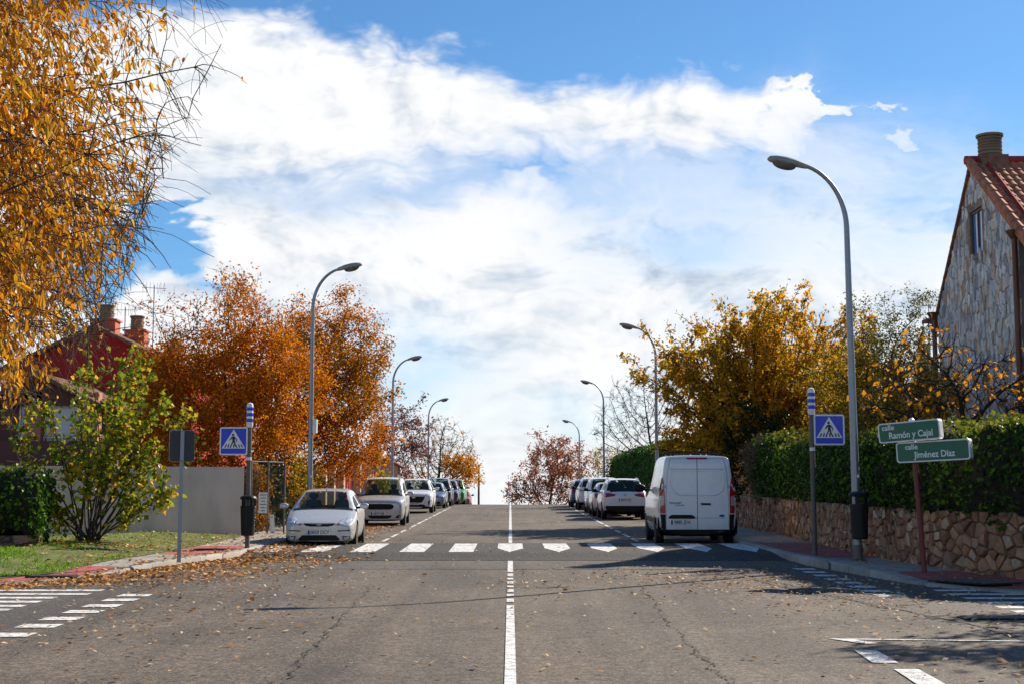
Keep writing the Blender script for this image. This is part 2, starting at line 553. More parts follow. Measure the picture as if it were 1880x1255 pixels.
def npmesh(name, verts, faces, mat, parent=None, smooth=False):
    """fast mesh from arrays: verts (N,3), faces (F,4)"""
    me = bpy.data.meshes.new(name)
    n, k = faces.shape
    me.vertices.add(len(verts))
    me.vertices.foreach_set('co', verts.astype(np.float32).ravel())
    me.loops.add(n * k)
    me.loops.foreach_set('vertex_index', faces.astype(np.int32).ravel())
    me.polygons.add(n)
    me.polygons.foreach_set('loop_start', (np.arange(n) * k).astype(np.int32))
    me.polygons.foreach_set('loop_total', np.full(n, k, np.int32))
    me.polygons.foreach_set('use_smooth', np.full(n, smooth, bool))
    me.materials.append(mat)
    me.update(calc_edges=True)
    me.validate()
    return link(bpy.data.objects.new(name, me), parent)


def stones(w, h, cw, chh, rng, inside=None, gap=.012, relax=.38):
    """irregular stones filling a w x h face: list of convex outlines"""
    nx, ny = max(1, round(w / cw)), max(1, round(h / chh))
    P = []
    for j in range(-1, ny + 1):
        for i in range(-1, nx + 1):
            P.append(((i + .5 + (.5 if j % 2 else 0) + rng.uniform(-relax, relax)) * w / nx, (j + .5 + rng.uniform(-relax, relax)) * h / ny))
    k = chh / cw
    out = []
    for ci, c in enumerate(P):
        if not (0 <= c[0] <= w and 0 <= c[1] <= h):
            continue
        poly = [(0, 0), (w, 0), (w, h), (0, h)]
        for d in P:
            if d is c or abs(d[0] - c[0]) > 3 * cw or abs(d[1] - c[1]) > 3 * chh:
                continue
            # bisector in the stretched metric
            ax, ay = (d[0] - c[0]) * k, d[1] - c[1]
            L = math.hypot(ax, ay)
            if L < 1e-6:
                continue
            ax, ay = ax / L, ay / L
            mid = ((c[0] + d[0]) / 2 * k * ax + (c[1] + d[1]) / 2 * ay) - gap
            n = []
            for q in range(len(poly)):
                p0, p1 = poly[q], poly[(q + 1) % len(poly)]
                s0, s1 = p0[0] * k * ax + p0[1] * ay - mid, p1[0] * k * ax + p1[1] * ay - mid
                if s0 <= 0:
                    n.append(p0)
                if s0 * s1 < 0:
                    t_ = s0 / (s0 - s1)
                    n.append((p0[0] + (p1[0] - p0[0]) * t_, p0[1] + (p1[1] - p0[1]) * t_))
            poly = n
            if len(poly) < 3:
                break
        if len(poly) >= 3 and (inside is None or all(inside(*p) for p in poly) or inside(*c)):
            out.append((c, poly))
    return out


def stone_mesh(cells, put, name, mat, parent, rng, dmin=.02, dmax=.07, clamp=None):
    """raise every outline as a stone with a worn, uneven face; put(s, z, d) gives the point d in front of the face"""
    mb = MB()
    for c, poly in cells:
        if clamp:
            poly = [clamp(*p) for p in poly]
        d = rng.uniform(dmin, dmax)
        n = len(poly)
        tx, tz = rng.uniform(-.03, .03), rng.uniform(-.03, .03)
        ring = []
        for f, dd in ((1., -.02), (.97, d * .62), (.80, d)):
            for p in poly:
                x, z = c[0] + (p[0] - c[0]) * f, c[1] + (p[1] - c[1]) * f
                ring.append(put(x, z, dd + (tx * (x - c[0]) + tz * (z - c[1]) if dd > 0 else 0) + (rng.uniform(-.006, .006) if dd > 0 else 0)))
        ring.append(put(c[0], c[1], d + rng.uniform(0, .012)))
        fs = []
        for a in (0, 1):
            for q in range(n):
                q2 = (q + 1) % n
                fs.append((a * n + q, a * n + q2, (a + 1) * n + q2, (a + 1) * n + q))
        fs += [(2 * n + q, 2 * n + (q + 1) % n, 3 * n) for q in range(n)]
        mb.add(ring, fs)
    o = mb.build(name, mat, parent, ang=40)
    bm = bmesh.new()
    bm.from_mesh(o.data)
    bmesh.ops.recalc_face_normals(bm, faces=bm.faces[:])
    bm.to_mesh(o.data)
    bm.free()
    return o


def rrect(w, h, r, cx=0., cz=0., n=4):
    p = []
    for sx, sz, a0 in ((1, 1, 0), (-1, 1, 90), (-1, -1, 180), (1, -1, 270)):
        for k in range(n + 1):
            a = math.radians(a0 + 90 * k / n)
            p.append((cx + sx * (w / 2 - r) + r * math.cos(a), cz + sz * (h / 2 - r) + r * math.sin(a)))
    return p


def sheet(name, poly, zf, mat, step=2.0, kind='structure', parent=None, stepx=4.0):
    """a ground sheet: outline in plan, cut into strips so that it follows the terrain"""
    bm = bmesh.new()
    bm.faces.new([bm.verts.new((x, y, 0)) for x, y in poly])
    xs = [p[0] for p in poly]
    ys = [p[1] for p in poly]
    for lo, hi, st, ax in ((min(xs), max(xs), stepx, 0), (min(ys), max(ys), step, 1)):
        k = math.floor(lo / st) * st + st
        while k < hi - 1e-4:
            no = (1, 0, 0) if ax == 0 else (0, 1, 0)
            co = (k, 0, 0) if ax == 0 else (0, k, 0)
            bmesh.ops.bisect_plane(bm, geom=bm.verts[:] + bm.edges[:] + bm.faces[:], plane_co=co, plane_no=no)
            k += st
    bmesh.ops.triangulate(bm, faces=bm.faces[:])
    for v in bm.verts:
        v.co.z = zf(v.co.x, v.co.y)
    bmesh.ops.recalc_face_normals(bm, faces=bm.faces[:])
    if sum(f.normal.z for f in bm.faces) < 0:
        bmesh.ops.reverse_faces(bm, faces=bm.faces[:])
    me = bpy.data.meshes.new(name)
    bm.to_mesh(me)
    bm.free()
    me.materials.append(mat)
    me.polygons.foreach_set('use_smooth', [True] * len(me.polygons))
    o = link(bpy.data.objects.new(name, me), parent)
    if kind:
        o['kind'] = kind
    return o


def text_mesh(body, size, mat, name, parent, loc, rz=0., extrude=.001, align='CENTER', shear=0., rx=PI / 2, ry=0., sx=1.):
    cu = bpy.data.curves.new('lettering', 'FONT')
    cu.body = body
    cu.size = size
    cu.extrude = extrude
    cu.offset = size * .02
    cu.align_x = align
    cu.align_y = 'CENTER'
    t = bpy.data.objects.new('lettering', cu)
    COL.objects.link(t)
    dg = bpy.context.evaluated_depsgraph_get()
    me = bpy.data.meshes.new_from_object(t.evaluated_get(dg))
    bpy.data.objects.remove(t)
    bpy.data.curves.remove(cu)
    me.materials.clear()
    me.materials.append(mat)
    o = link(bpy.data.objects.new(name, me), parent)
    o.location = loc
    o.scale = (sx, 1, 1)
    o.rotation_euler = (Matrix.Rotation(rz, 4, 'Z') @ Matrix.Rotation(ry, 4, 'Y') @ Matrix.Rotation(rx, 4, 'X')).to_euler()
    return o


#@@GROUND
# ------------------------------------------------------------------ ground, road, pavements
def grid_strip():
    xs = np.linspace(-320, 320, 33)
    ys = np.concatenate([np.arange(-60, 80, 10), np.arange(80, 140, 2.5), np.arange(140, 520, 20)])
    v = np.array([(x, y, zr(y) - .03) for y in ys for x in xs])
    nx = len(xs)
    f = np.array([(j * nx + i, j * nx + i + 1, (j + 1) * nx + i + 1, (j + 1) * nx + i) for j in range(len(ys) - 1) for i in range(nx - 1)])
    return tag(npmesh('ground', v, f, M['earth'], smooth=True), kind='structure')


grid_strip()
LK = [(-5.75, 200), (-5.75, 38), (-5.76, 33.5), (-5.85, 30.6), (-6.2, 29.2), (-6.52, 27.9), (-6.8, 26.6), (-7.1, 25.3), (-7.55, 23.8), (-8.25, 22.55), (-9.4, 21.75), (-12, 21.3), (-40, 21.0)]
RK = [(5.68, 200), (5.68, 36), (5.7, 31), (5.82, 29), (6.02, 26.8), (6.2, 25.2), (6.45, 23.4), (6.9, 22.1), (7.7, 21.1), (9.2, 20.2), (12, 19.7), (40, 19.4)]
sheet('road', [(-5.8, 200), (-5.8, 31), (-8.4, 22.5), (-40, 21.0), (-40, 12.6), (-8, 12.4), (-5.8, 10.5), (-5.8, -40), (5.8, -40), (5.8, 9.5), (8, 11.5), (40, 11.6), (40, 19.4), (9.2, 20.2), (5.8, 25), (5.8, 200)],
      lambda x, y: zr(y), M['asphalt'], 2.5)
# side street surfaces are a darker asphalt joined along the edge of the main road
sheet('side_street_surface', [(-5.62, 12.9), (-5.6, 27.0), (-6.7, 26.8), (-8.3, 22.45), (-9.5, 21.7), (-40, 20.9), (-40, 12.7), (-8, 12.5)], lambda x, y: zr(y) + .004, M['asphalt_mid'], 2.5)
sheet('side_street_surface', [(5.45, 12.0), (5.4, 17.0), (4.9, 19.6), (4.2, 23.0), (3.9, 26.6), (5.4, 28.5), (5.65, 29), (6.4, 23.5), (7.7, 21.0), (9.2, 20.1), (40, 19.3), (40, 11.7), (8, 11.6)],
      lambda x, y: zr(y) + .004, M['asphalt_mid'], 2.5)
sheet('road_strip', [(-5.6, 27.1), (3.9, 26.9), (4.3, 28.6), (4.2, 29.75), (-5.6, 29.75)], lambda x, y: zr(y) + .0045, M['asphalt_mid'], 1.0)  # slightly darker strip across the road before the hump
sheet('speed_hump', [(-5.7, 29.85), (5.78, 29.85), (5.66, 31), (5.62, 36.95), (-5.7, 36.95)], lambda x, y: zr(y) + .008 + hump(y), M['asphalt_new'], .2)


def kerb(path, side, name):
    """kerb stones along a path: upright face with a worn edge and a flat top"""
    mb = MB()
    rows = []
    pts = []
    for a, b in zip(path[:-1], path[1:]):
        n = max(1, int(math.dist(a, b) / 2.5))
        pts += [(a[0] + (b[0] - a[0]) * k / n, a[1] + (b[1] - a[1]) * k / n) for k in range(n)]
    pts.append(path[-1])
    for i, p in enumerate(pts):
        q0, q1 = pts[max(0, i - 1)], pts[min(len(pts) - 1, i + 1)]
        t = Vector((q1[0] - q0[0], q1[1] - q0[1], 0)).normalized()
        nrm = Vector((t.y, -t.x, 0)) * side           # away from the road
        h = padh(*p)
        z = zr(p[1])
        P = Vector((p[0], p[1], z))
        rows.append([P + Vector((0, 0, -.05)), P + Vector((0, 0, h * .8)), P + nrm * .025 + Vector((0, 0, h)), P + nrm * .16 + Vector((0, 0, h + .002)), P + nrm * .17 + Vector((0, 0, -.05))])
    vs = [v for r in rows for v in r]
    fs = []
    for i in range(len(rows) - 1):
        for k in range(4):
            q = (i * 5 + k, i * 5 + k + 1, i * 5 + k + 6, i * 5 + k + 5)
            fs.append(q if side < 0 else q[::-1])
    mb.add(vs, fs)
    tag(mb.build(name, M['kerb'], ang=60), kind='structure')


kerb(LK, 1, 'kerb')
kerb(RK, -1, 'kerb')
pz = lambda x, y: zr(y) + padh(x, y) + .001
sheet('pavement', [(-5.9, 200), (-5.9, 33.5), (-6.0, 30.6), (-6.35, 29.2), (-6.67, 27.9), (-6.95, 26.6), (-7.25, 25.3), (-7.7, 23.85), (-8.38, 22.68), (-9.45, 21.9), (-12, 21.45), (-40, 21.15),
                   (-40, 22.6), (-12, 22.7), (-8.6, 23.8), (-7.9, 25.4), (-7.35, 29.7), (-7.2, 34.7), (-7.3, 39.5), (-7.6, 60), (-7.6, 200)], pz, M['pave'], 1.0)
sheet('pavement', [(5.83, 200), (5.83, 36), (5.85, 31), (5.97, 29.05), (6.17, 26.85), (6.35, 25.2), (6.6, 23.45), (7.0, 22.2), (7.8, 21.23), (9.25, 20.35), (12, 19.85), (40, 19.55), (40, 20.9), (12, 21.4),
                   (9.9, 22.2), (8.5, 23.6), (7.75, 25.0), (7.4, 27), (7.4, 200)], pz, M['pave'], 1.0)
pz2 = lambda x, y: pz(x, y) + .004
sheet('red_tactile_paving', [(-5.98, 31.0), (-6.1, 30.2), (-6.45, 29.4), (-7.3, 29.6), (-7.2, 33.2), (-5.95, 33.3)], pz2, M['redpave'], 1.0)
sheet('red_tactile_paving', [(-7.0, 26.2), (-7.3, 25.3), (-7.75, 23.9), (-8.4, 22.8), (-9.5, 22.1), (-12, 21.7), (-12, 22.55), (-8.7, 23.6), (-8.0, 25.2), (-7.85, 26.4)], pz2, M['redpave'], 1.0)
sheet('red_tactile_paving', [(5.93, 34.9), (5.93, 31), (6.1, 29.4), (6.2, 28.3), (7.35, 28.3), (7.35, 34.9)], pz2, M['redpave'], 1.0)
sheet('red_tactile_paving', [(6.6, 24.6), (6.72, 23.5), (7.15, 22.3), (7.9, 21.4), (9.3, 20.5), (14, 20.0), (14, 20.9), (9.9, 21.9), (8.4, 23.4), (7.7, 24.7)], pz2, M['redpave'], 1.0)
sheet('near_pavement', [(-40, 12.4), (-8.2, 12.2), (-6.1, 10.4), (-5.95, -40), (-12, -40), (-12, 5), (-40, 5)], lambda x, y: zr(y) + .13, M['pave'], 2.0)
sheet('near_pavement', [(40, 11.4), (8.2, 11.3), (6.1, 9.3), (5.95, -40), (12, -40), (12, 5), (40, 5)], lambda x, y: zr(y) + .13, M['pave'], 2.0)
VERGE = [(-7.26, 39.4), (-7.18, 34.7), (-7.33, 29.7), (-7.9, 25.45), (-8.62, 23.85), (-12, 22.75), (-40, 22.65), (-40, 30), (-15, 30.6), (-13.4, 32.4), (-10.9, 35.2), (-9.1, 37.3)]


def vz(x, y):
    e = -7.2 if y > 30 else (-7.35 - (30 - y) * .25)
    return zr(y) + padh(x, y) + .012 + .16 * sstep(0, 2.2, e - x)


sheet('grass_verge', VERGE, vz, M['verge'], 1.0, stepx=.8)

# painted markings
mz = lambda x, y: zr(y) + .009
hz = lambda x, y: zr(y) + .0125 + hump(y)


def quad(x0, x1, y0, y1): return [(x0, y0), (x1, y0), (x1, y1), (x0, y1)]


def mark(poly, zf=mz, step=1.0):
    return sheet('road_marking', poly, zf, M['paint'], step)


mark(quad(-.05, .05, 2, 19.4))
y = 19.9
for ln in (.55, .35, .5, .3, .55, .35, .7, 1.2):
    mark(quad(-.052, .05, y, y + ln))
    y += ln + .42
mark(quad(-.05, .05, 26.9, 29.6), lambda x, y: zr(y) + .010)
mark(quad(-.05, .05, 37.1, 150), mz, 2.5)
for k in range(-5, 6):
    cx = k * 1.068
    if k >= 0:
        poly = [(cx - .29, 34.95), (cx - .29, 32.6), (cx - .02, 31.05), (cx + .29, 32.5), (cx + .29, 34.95)]
    else:
        poly = quad(cx - .27, cx + .27, 31.1, 34.9)
    mark(poly, hz, .2)
for sx in (-1, 1):
    y = 38.5
    rr = random.Random(5)
    while y < 82:
        ln = rr.uniform(.6, 2.6)
        mark(quad(sx * 3.42 - .05, sx * 3.42 + .05, y, y + ln))
        y += ln + rr.uniform(.15, 1.3)
for yy in (15.8, 16.75, 17.6, 18.5, 19.35, 20.25, 21.05):
    mark(quad(-5.62 - .004 * yy, -5.16 - .004 * yy, yy - .2, yy + .2))
for yy in (18.0, 18.75, 19.3, 19.95, 20.6, 21.25, 21.95):
    mark(quad(-11.5, -6.5 + (.3 if yy > 21 else 0), yy - .14, yy + .14))
mark([(3.4, 15.45), (3.66, 14.95), (3.82, 15.0), (3.64, 15.35), (9, 14.75), (9, 14.83)])
for a, b in (((3.42, 14.4), (3.60, 13.45)), ((3.44, 13.0), (3.62, 12.05)), ((3.46, 11.6), (3.64, 10.8))):
    mark([(a[0], a[1]), (b[0] - .24, b[1]), (b[0], b[1]), (a[0] + .22, a[1])])
for yy in (27.0, 26.1, 25.2, 24.3, 23.5, 22.65, 21.8, 21.0):
    mark(quad(5.32, 5.72, yy - .2, yy + .2))
for i, yy in enumerate((24.4, 23.5, 22.7, 21.9, 21.2, 20.5, 19.8, 19.1, 18.5)):
    mark(quad(6.45 + .12 * max(0, 3 - i), 11.5, yy - .14, yy + .14))


def crack(pts, w, seed, name='road_crack'):
    rr = random.Random(seed)
    mb = MB()
    L, R = [], []
    path = []
    for a, b in zip(pts[:-1], pts[1:]):
        n = max(2, int(math.dist(a, b) / .06))
        path += [(a[0] + (b[0] - a[0]) * k / n, a[1] + (b[1] - a[1]) * k / n) for k in range(n)]
    ox, og = 0, 0
    for i, (x, y) in enumerate(path):
        ox = ox * .86 + rr.uniform(-.03, .03)
        ww = w * max(.05, rr.gauss(.75, .55)) * (.35 + .65 * abs(math.sin(i * .11 + seed)))
        t = Vector((pts[-1][0] - pts[0][0], pts[-1][1] - pts[0][1])).normalized()
        nx, ny = -t.y, t.x
        o_ = ox + rr.uniform(-.016, .016)
        for s, Ls in ((-1, L), (1, R)):
            px, py = x + nx * (o_ + s * ww), y + ny * (o_ + s * ww)
            Ls.append((px, py, zr(py) + .0065))
    n = len(L)
    mb.add(L + R, [(i, i + 1, n + i + 1, n + i)[::-1] for i in range(n - 1)])
    tag(mb.build(name, M['crack'], smooth=False), kind='structure')


crack([(-1.95, 9.0), (-1.95, 12.1), (-1.98, 15.5), (-2.1, 19.2), (-2.2, 23)], .009, 1)
crack([(-1.99, 9.0), (-1.98, 12.1), (-2.0, 15.5), (-2.06, 17.5)], .006, 12)
crack([(1.75, 9.0), (1.78, 12.0), (1.85, 15.8), (1.95, 19.6), (2.1, 23)], .009, 2)
crack([(1.79, 9.0), (1.82, 12.0), (1.87, 15.0)], .006, 13)
crack([(.1, 22.6), (.55, 22.45), (1.0, 22.7)], .05, 3)
crack([(-2.4, 46), (0, 45.7), (2.5, 46.2)], .05, 4)
crack([(-2.6, 57), (0, 57.4), (2.6, 57)], .06, 5)
crack([(-2.9, 68), (0, 67.5), (2.9, 68.2)], .06, 6)
crack([(4.0, 26.4), (4.9, 19.6), (5.42, 17.0), (5.5, 15.5)], .018, 7)

#@@FURNITURE
# ------------------------------------------------------------------ street furniture
def street_lamp(X, Y, side, label, h=8.05, box=False, group='street lamps along both kerbs', lean=0.):
    """side -1: arm reaches to -x. tapered pole bent over the road, flat luminaire with a glass bowl"""
    t = thing('street_lamp', label, 'street lamp', (X, Y, zr(Y) + .12), 0, group)
    t.rotation_euler = (0, lean, 0)
    pts, rad = [], []
    hb = h - 1.55
    for k in range(9):
        z = hb * k / 8
        pts.append((0, 0, z))
        rad.append(.088 - .034 * k / 8)
    for k in range(1, 13):
        a = k / 12 * math.radians(74)
        pts.append((side * 1.02 * (1 - math.cos(a)), 0, hb + 1.28 * math.sin(a)))
        rad.append(.054 - .016 * k / 12)
    MB().tube(pts, rad, 12).build('pole', M['galv'], t)
    MB().lathe([(.17, 0), (.17, .03), (.10, .05), (.098, .30), (.09, .32)], 12).build('base_collar', M['galv_dark'], t)
    ex, ez = pts[-1][0], pts[-1][2]
    tilt = .2
    # luminaire: loft of rounded sections along its length
    prof = [(0, .045, .05, .05), (.08, .07, .07, .055), (.22, .11, .10, .05), (.42, .15, .115, .045), (.60, .155, .10, .045), (.72, .12, .07, .04), (.77, .05, .025, .02)]
    vs, fs = [], []
    n = 14
    for s, w, up, dn in prof:
        for k in range(n):
            a = 2 * PI * k / n
            zz = math.sin(a) * (up if math.sin(a) > 0 else dn)
            vs.append((ex + side * s, w * math.cos(a), ez + zz + s * tilt))
    for i in range(len(prof) - 1):
        for k in range(n):
            q = (i * n + k, i * n + (k + 1) % n, (i + 1) * n + (k + 1) % n, (i + 1) * n + k)
            fs.append(q if side < 0 else q[::-1])
    fs.append(tuple(range(n)))
    fs.append(tuple((len(prof) - 1) * n + k for k in range(n)))
    hd = MB().add(vs, fs).build('lamp_head', M['lampgrey'], t, ang=60)
    vs, fs = [], []
    for i in range(6):
        r = [1, .96, .84, .62, .35, .06][i]
        dz = [0, .035, .075, .105, .12, .125][i]
        for k in range(n):
            a = 2 * PI * k / n
            s = .45 + .24 * r * math.cos(a)
            vs.append((ex + side * s, .115 * r * math.sin(a), ez + s * tilt - .028 - dz))
    for i in range(5):
        for k in range(n):
            fs.append((i * n + k, i * n + (k + 1) % n, (i + 1) * n + (k + 1) % n, (i + 1) * n + k))
    fs.append(tuple(5 * n + k for k in range(n)))
    MB().add(vs, fs).build('lamp_bowl', M['lampglass'], hd)
    MB().box((-side * .0, -.098, .75), (.10, .02, .34)).build('access_door', M['galv_dark'], t, smooth=False)
    st_ = MB()
    st_.box((.03, -.092, 1.62), (.05, .012, .06))
    st_.build('sticker', M['notice'], t, smooth=False)
    if box:
        MB().box((.13, -.04, 3.15), (.13, .16, .42)).build('junction_box', M['white_plastic'], t)
    return t


street_lamp(6.63, 27.4, -1, 'tall grey street lamp by the stone wall with a black litter bin on its pole', 8.0, lean=-.007)
street_lamp(6.1, 59.4, -1, 'grey street lamp rising just behind the parked white van', 8.15)
street_lamp(6.1, 93.0, -1, 'grey street lamp behind the white estate cars in front of the bare tree', 8.1)
street_lamp(6.1, 126.0, -1, 'grey street lamp at the crest beside the rust coloured tree', 7.9)
street_lamp(5.75, 200, -1, 'tiny pale street lamp below the crest in front of the rust coloured tree', 7.6)
street_lamp(-6.1, 43.5, 1, 'tall grey street lamp behind the silver hatchback with a white box on its pole', 8.3, box=True)
street_lamp(-6.1, 73.7, 1, 'grey street lamp behind the silver people carrier at the edge of the orange tree', 8.0)
street_lamp(-6.1, 106, 1, 'grey street lamp standing in front of the half bare tree with yellow leaves', 7.9)


def ped_sign(X, Y, sx, label, h=3.42):
    """crossing sign: dark pole with a blue and white ringed cap, plate beside the pole"""
    t = thing('crossing_sign', label, 'road sign', (X, Y, zr(Y) + .14), 0, 'pedestrian crossing signs')
    MB().tube([(0, 0, 0), (0, 0, h - .55)], .052, 12).build('pole', M['galv_dark'], t)
    MB().lathe([(.056, 0), (.056, .07)], 12, (0, 0, h - 1.30)).build('white_band', M['white_plastic'], t)
    MB().lathe([(.06, 0), (.075, .04), (.075, .5), (.06, .54), (.02, .56)], 16, (0, 0, h - .56)).build('cap', M['white_plastic'], t)
    for k in range(3):
        MB().lathe([(.0765, 0), (.0765, .075)], 16, (0, 0, h - .44 + k * .13)).build('blue_ring', M['blue_sign'], t)
    cx = sx * .345
    cz = h - .87
    y0 = -.06
    pl = MB().flat(rrect(.63, .63, .045, cx, cz), y0, .03).build('sign_plate', M['white_plastic'], t, smooth=False)
    for q_ in (-.15, .15):
        MB().box((sx * .12, -.02, cz + q_), (.2, .03, .04)).build('bracket', M['galv'], t)
    MB().flat(rrect(.565, .565, .02, cx, cz), y0 - .003, .003).build('blue_field', M['blue_sign'], pl, smooth=False)
    tri = [(cx - .268, cz - .165), (cx + .268, cz - .165), (cx, cz + .265)]
    MB().flat(tri, y0 - .006, .003).build('white_triangle', M['white_plastic'], pl, smooth=False)
    f = MB()
    q = lambda *p: f.flat([(cx + a * 1.06, cz + b * 1.06) for a, b in p], y0 - .009, .003)
    q(*[(-.012 + .026 * math.cos(a * PI / 6), .135 + .026 * math.sin(a * PI / 6)) for a in range(12)])
    q((-.035, .10), (.022, .10), (.03, -.01), (-.022, -.01))
    q((-.022, -.005), (.012, -.005), (-.03, -.075), (-.055, -.14), (-.083, -.14), (-.05, -.065))
    q((.0, -.005), (.03, -.005), (.048, -.07), (.085, -.13), (.06, -.142), (.018, -.075))
    q((-.03, .098), (-.045, .085), (-.088, .025), (-.074, .012), (-.03, .06))
    q((.018, .098), (.034, .085), (.078, .03), (.06, -.025), (.045, -.018), (.058, .03), (.02, .06))
    for k in range(7):
        a = -.195 + k * .062
        if k in (2, 4):
            continue
        d = .035 * (3 - k) / 3
        q((a, -.135), (a + .028, -.135), (a + .028 + d * .9, -.065), (a + d * .9 + .006, -.065))
    f.build('walking_figure', M['black_sign'], pl, smooth=False)
    return t


ped_sign(6.21, 29.3, 1, 'blue pedestrian crossing sign on the right pavement in front of the ivy hedge')
ped_sign(-5.9, 32.2, -1, 'blue pedestrian crossing sign on the left pavement with a bin on its pole', 3.26)


def litter_bin(X, Y, z0, label, dx, dy=-.24):
    t = thing('litter_bin', label, 'litter bin', (X + dx, Y + dy, z0), 0, 'litter bins hung on poles')
    MB().lathe([(.13, 0), (.15, .02), (.175, .62), (.178, .66), (.155, .66), (.15, .10)], 18).build('body', M['bin'], t)
    for a in (.4, 2.7, 4.2, 5.3):
        MB().box((.15 * math.cos(a), .15 * math.sin(a), .72), (.05, .03, .16), a + PI / 2).build('hood_post', M['bin'], t)
    MB().lathe([(.185, 0), (.19, .03), (.17, .07), (.10, .095), (.02, .10)], 18, (0, 0, .80)).build('hood', M['bin'], t)
    MB().box((-dx * .45, -dy * .45, .35), (.16, .16, .05)).build('bracket', M['galv_dark'], t)


litter_bin(6.63, 27.4, zr(27.4) + .55, 'black hooded litter bin strapped to the lamp pole by the stone wall', -.02, -.27)
litter_bin(-5.9, 32.2, zr(32.2) + .42, 'black hooded litter bin on the pole of the left crossing sign', .05, -.24)

# sign seen from behind
t = thing('road_sign', 'square road sign seen from behind on a thin grey pole on the left corner', 'road sign', (-6.2, 26.9, zr(26.9) + .135))
MB().box((0, 0, 1.22), (.07, .045, 2.44)).build('pole', M['galv'], t)
pl = MB().flat(rrect(.46, .58, .05, .0, 2.17), -.075, .028).build('sign_back', M['sign_back'], t, smooth=False)
MB().flat(rrect(.47, .59, .05, .0, 2.17), -.044, .012).build('sign_face', M['white_plastic'], t, smooth=False)
MB().box((0, -.095, 2.17), (.07, .035, .56)).build('bracket', M['galv'], t)
t.rotation_euler = (0, 0, .28)

# street name sign: two rounded boxes on a dark red post
t = thing('street_name_sign', 'two green street name boards on a thin dark red post by the hedge', 'street sign', (7.05, 24.5, zr(24.5) + .12), 0)
t.rotation_euler = (0, math.radians(-3.0), 0)
MB().tube([(0, 0, 0), (0, 0, 1.95)], .045, 12).build('post', M['red_post'], t)
MB().tube([(0, 0, 1.95), (0, 0, 2.59), (0, 0, 2.62)], [.05, .05, .02], 12).build('collar', M['white_plastic'], t)
for cx, cz, w, h, yaw, roll, l1, l2, x1, x2 in ((-.06, 2.39, 1.08, .34, -.62, -.8, 'calle', 'Ramón y Cajal', -.36, .02), (.27, 2.03, 1.26, .35, -.60, .4, 'calle', 'Jiménez Díaz', -.36, .02)):
    e = MB().flat(rrect(w, h, .05), -.085, .17).build('name_board', M['white_plastic'], t, smooth=False)
    e.location = (cx, -.25 if cz < 2.2 else -.09, cz)
    e.rotation_euler = (0, math.radians(roll), yaw)
    MB().flat(rrect(w - .045, h - .045, .035), -.088, .003).build('green_face', M['green_sign'], e, smooth=False)
    text_mesh(l1, .125, M['lettering'], 'lettering', e, (x1, -.0895, .085), extrude=.001)
    text_mesh(l2, .155, M['lettering'], 'lettering', e, (x2 + .01, -.0895, -.055), extrude=.001, sx=.86)

# far mast beyond the crest
t = thing('mast', 'thin dark mast with a side arm standing alone at the crest', 'mast', (-4.2, 190, zr(190)))
MB().tube([(0, 0, 0), (0, 0, 8.4)], [.16, .11], 8).build('pole', M['fence_dark'], t)
MB().tube([(0, 0, 7.2), (-2.8, 0, 7.3)], .05, 6).build('arm', M['galv_dark'], t)

# drain grate by the right kerb, covers
def ground_plate(name, label, cat, x, y, w, d, h=.02, mat='grate', rz=0.):
    t = thing(name, label, cat, (x, y, zr(y)), rz)
    m = MB().box((0, 0, h), (w, d, .02))
    m.build('frame', M[mat], t)
    b = MB()
    n = 7
    for k in range(n):
        b.box((0, -d / 2 + d * (k + .5) / n, h + .014), (w * .9, d / n * .45, .012))
    b.build('bars', M['galv_dark'], t)


ground_plate('drain_grate', 'dark iron drain grate at the right edge of the side street', 'drain', 5.9, 17.6, .8, .35, .012)
ground_plate('manhole_cover', 'dark manhole cover set in the red paving of the left corner', 'manhole cover', -7.75, 24.4, .8, .45, .05)
ground_plate('manhole_cover', 'dark sunken cover in the red paving in front of the right stone wall', 'manhole cover', 7.35, 22.75, .85, 1.2, .075, rz=.5)
ground_plate('manhole_cover', 'small cover in the red paving beside the left crossing sign', 'manhole cover', -6.5, 31.3, .7, .5, .155)

# wire fence with notices, left
t = thing('wire_fence', 'dark wire fence panel with thin steel posts beside the grey wall', 'fence', (-7.25, 40.0, zr(40) + .14), .9)
for x in (0, .62, 1.25):
    MB().tube([(x, 0, 0), (x, 0, 2.05)], .028, 8).build('post', M['galv_dark'], t)
MB().tube([(0, 0, 2.02), (1.25, 0, 2.02)], .02, 6).build('rail', M['galv_dark'], t)
m = MB()
for k in range(26):
    m.tube([(.02 + k * .048, .01, .05), (.02 + k * .048, .01, 2.0)], .004, 4, cap=False)
for k in range(20):
    m.tube([(0, .016, .1 + k * .1), (1.25, .016, .1 + k * .1)], .004, 4, cap=False)
m.build('wire_panel', M['fence_dark'], t)


def notice(X, Y, z, w, h, lines, label, rz, roll=0.):
    t = thing('notice', label, 'notice', (X, Y, z), rz)
    t.rotation_euler = (0, roll, rz)
    MB().box((0, 0, h / 2), (w, .012, h)).build('sheet', M['notice'], t)
    for k in range(lines):
        MB().box((0, -.008, h * (.12 + .76 * k / max(1, lines - 1))), (w * (.45 + .3 * ((k * 7) % 3) / 2), .003, h * .035)).build('print', M['galv_dark'], t)


notice(-6.93, 40.1, zr(40) + .72, .24, .58, 6, 'white notice hanging on the wire fence above the pavement', .25)
notice(-6.72, 40.6, zr(40) + .12, .13, .56, 0 + 2, 'narrow white board leaning at the foot of the wire fence', .25, -.08)

#@@CARS
# ------------------------------------------------------------------ vehicles
def lerp(a, b, t): return a + (b - a) * t


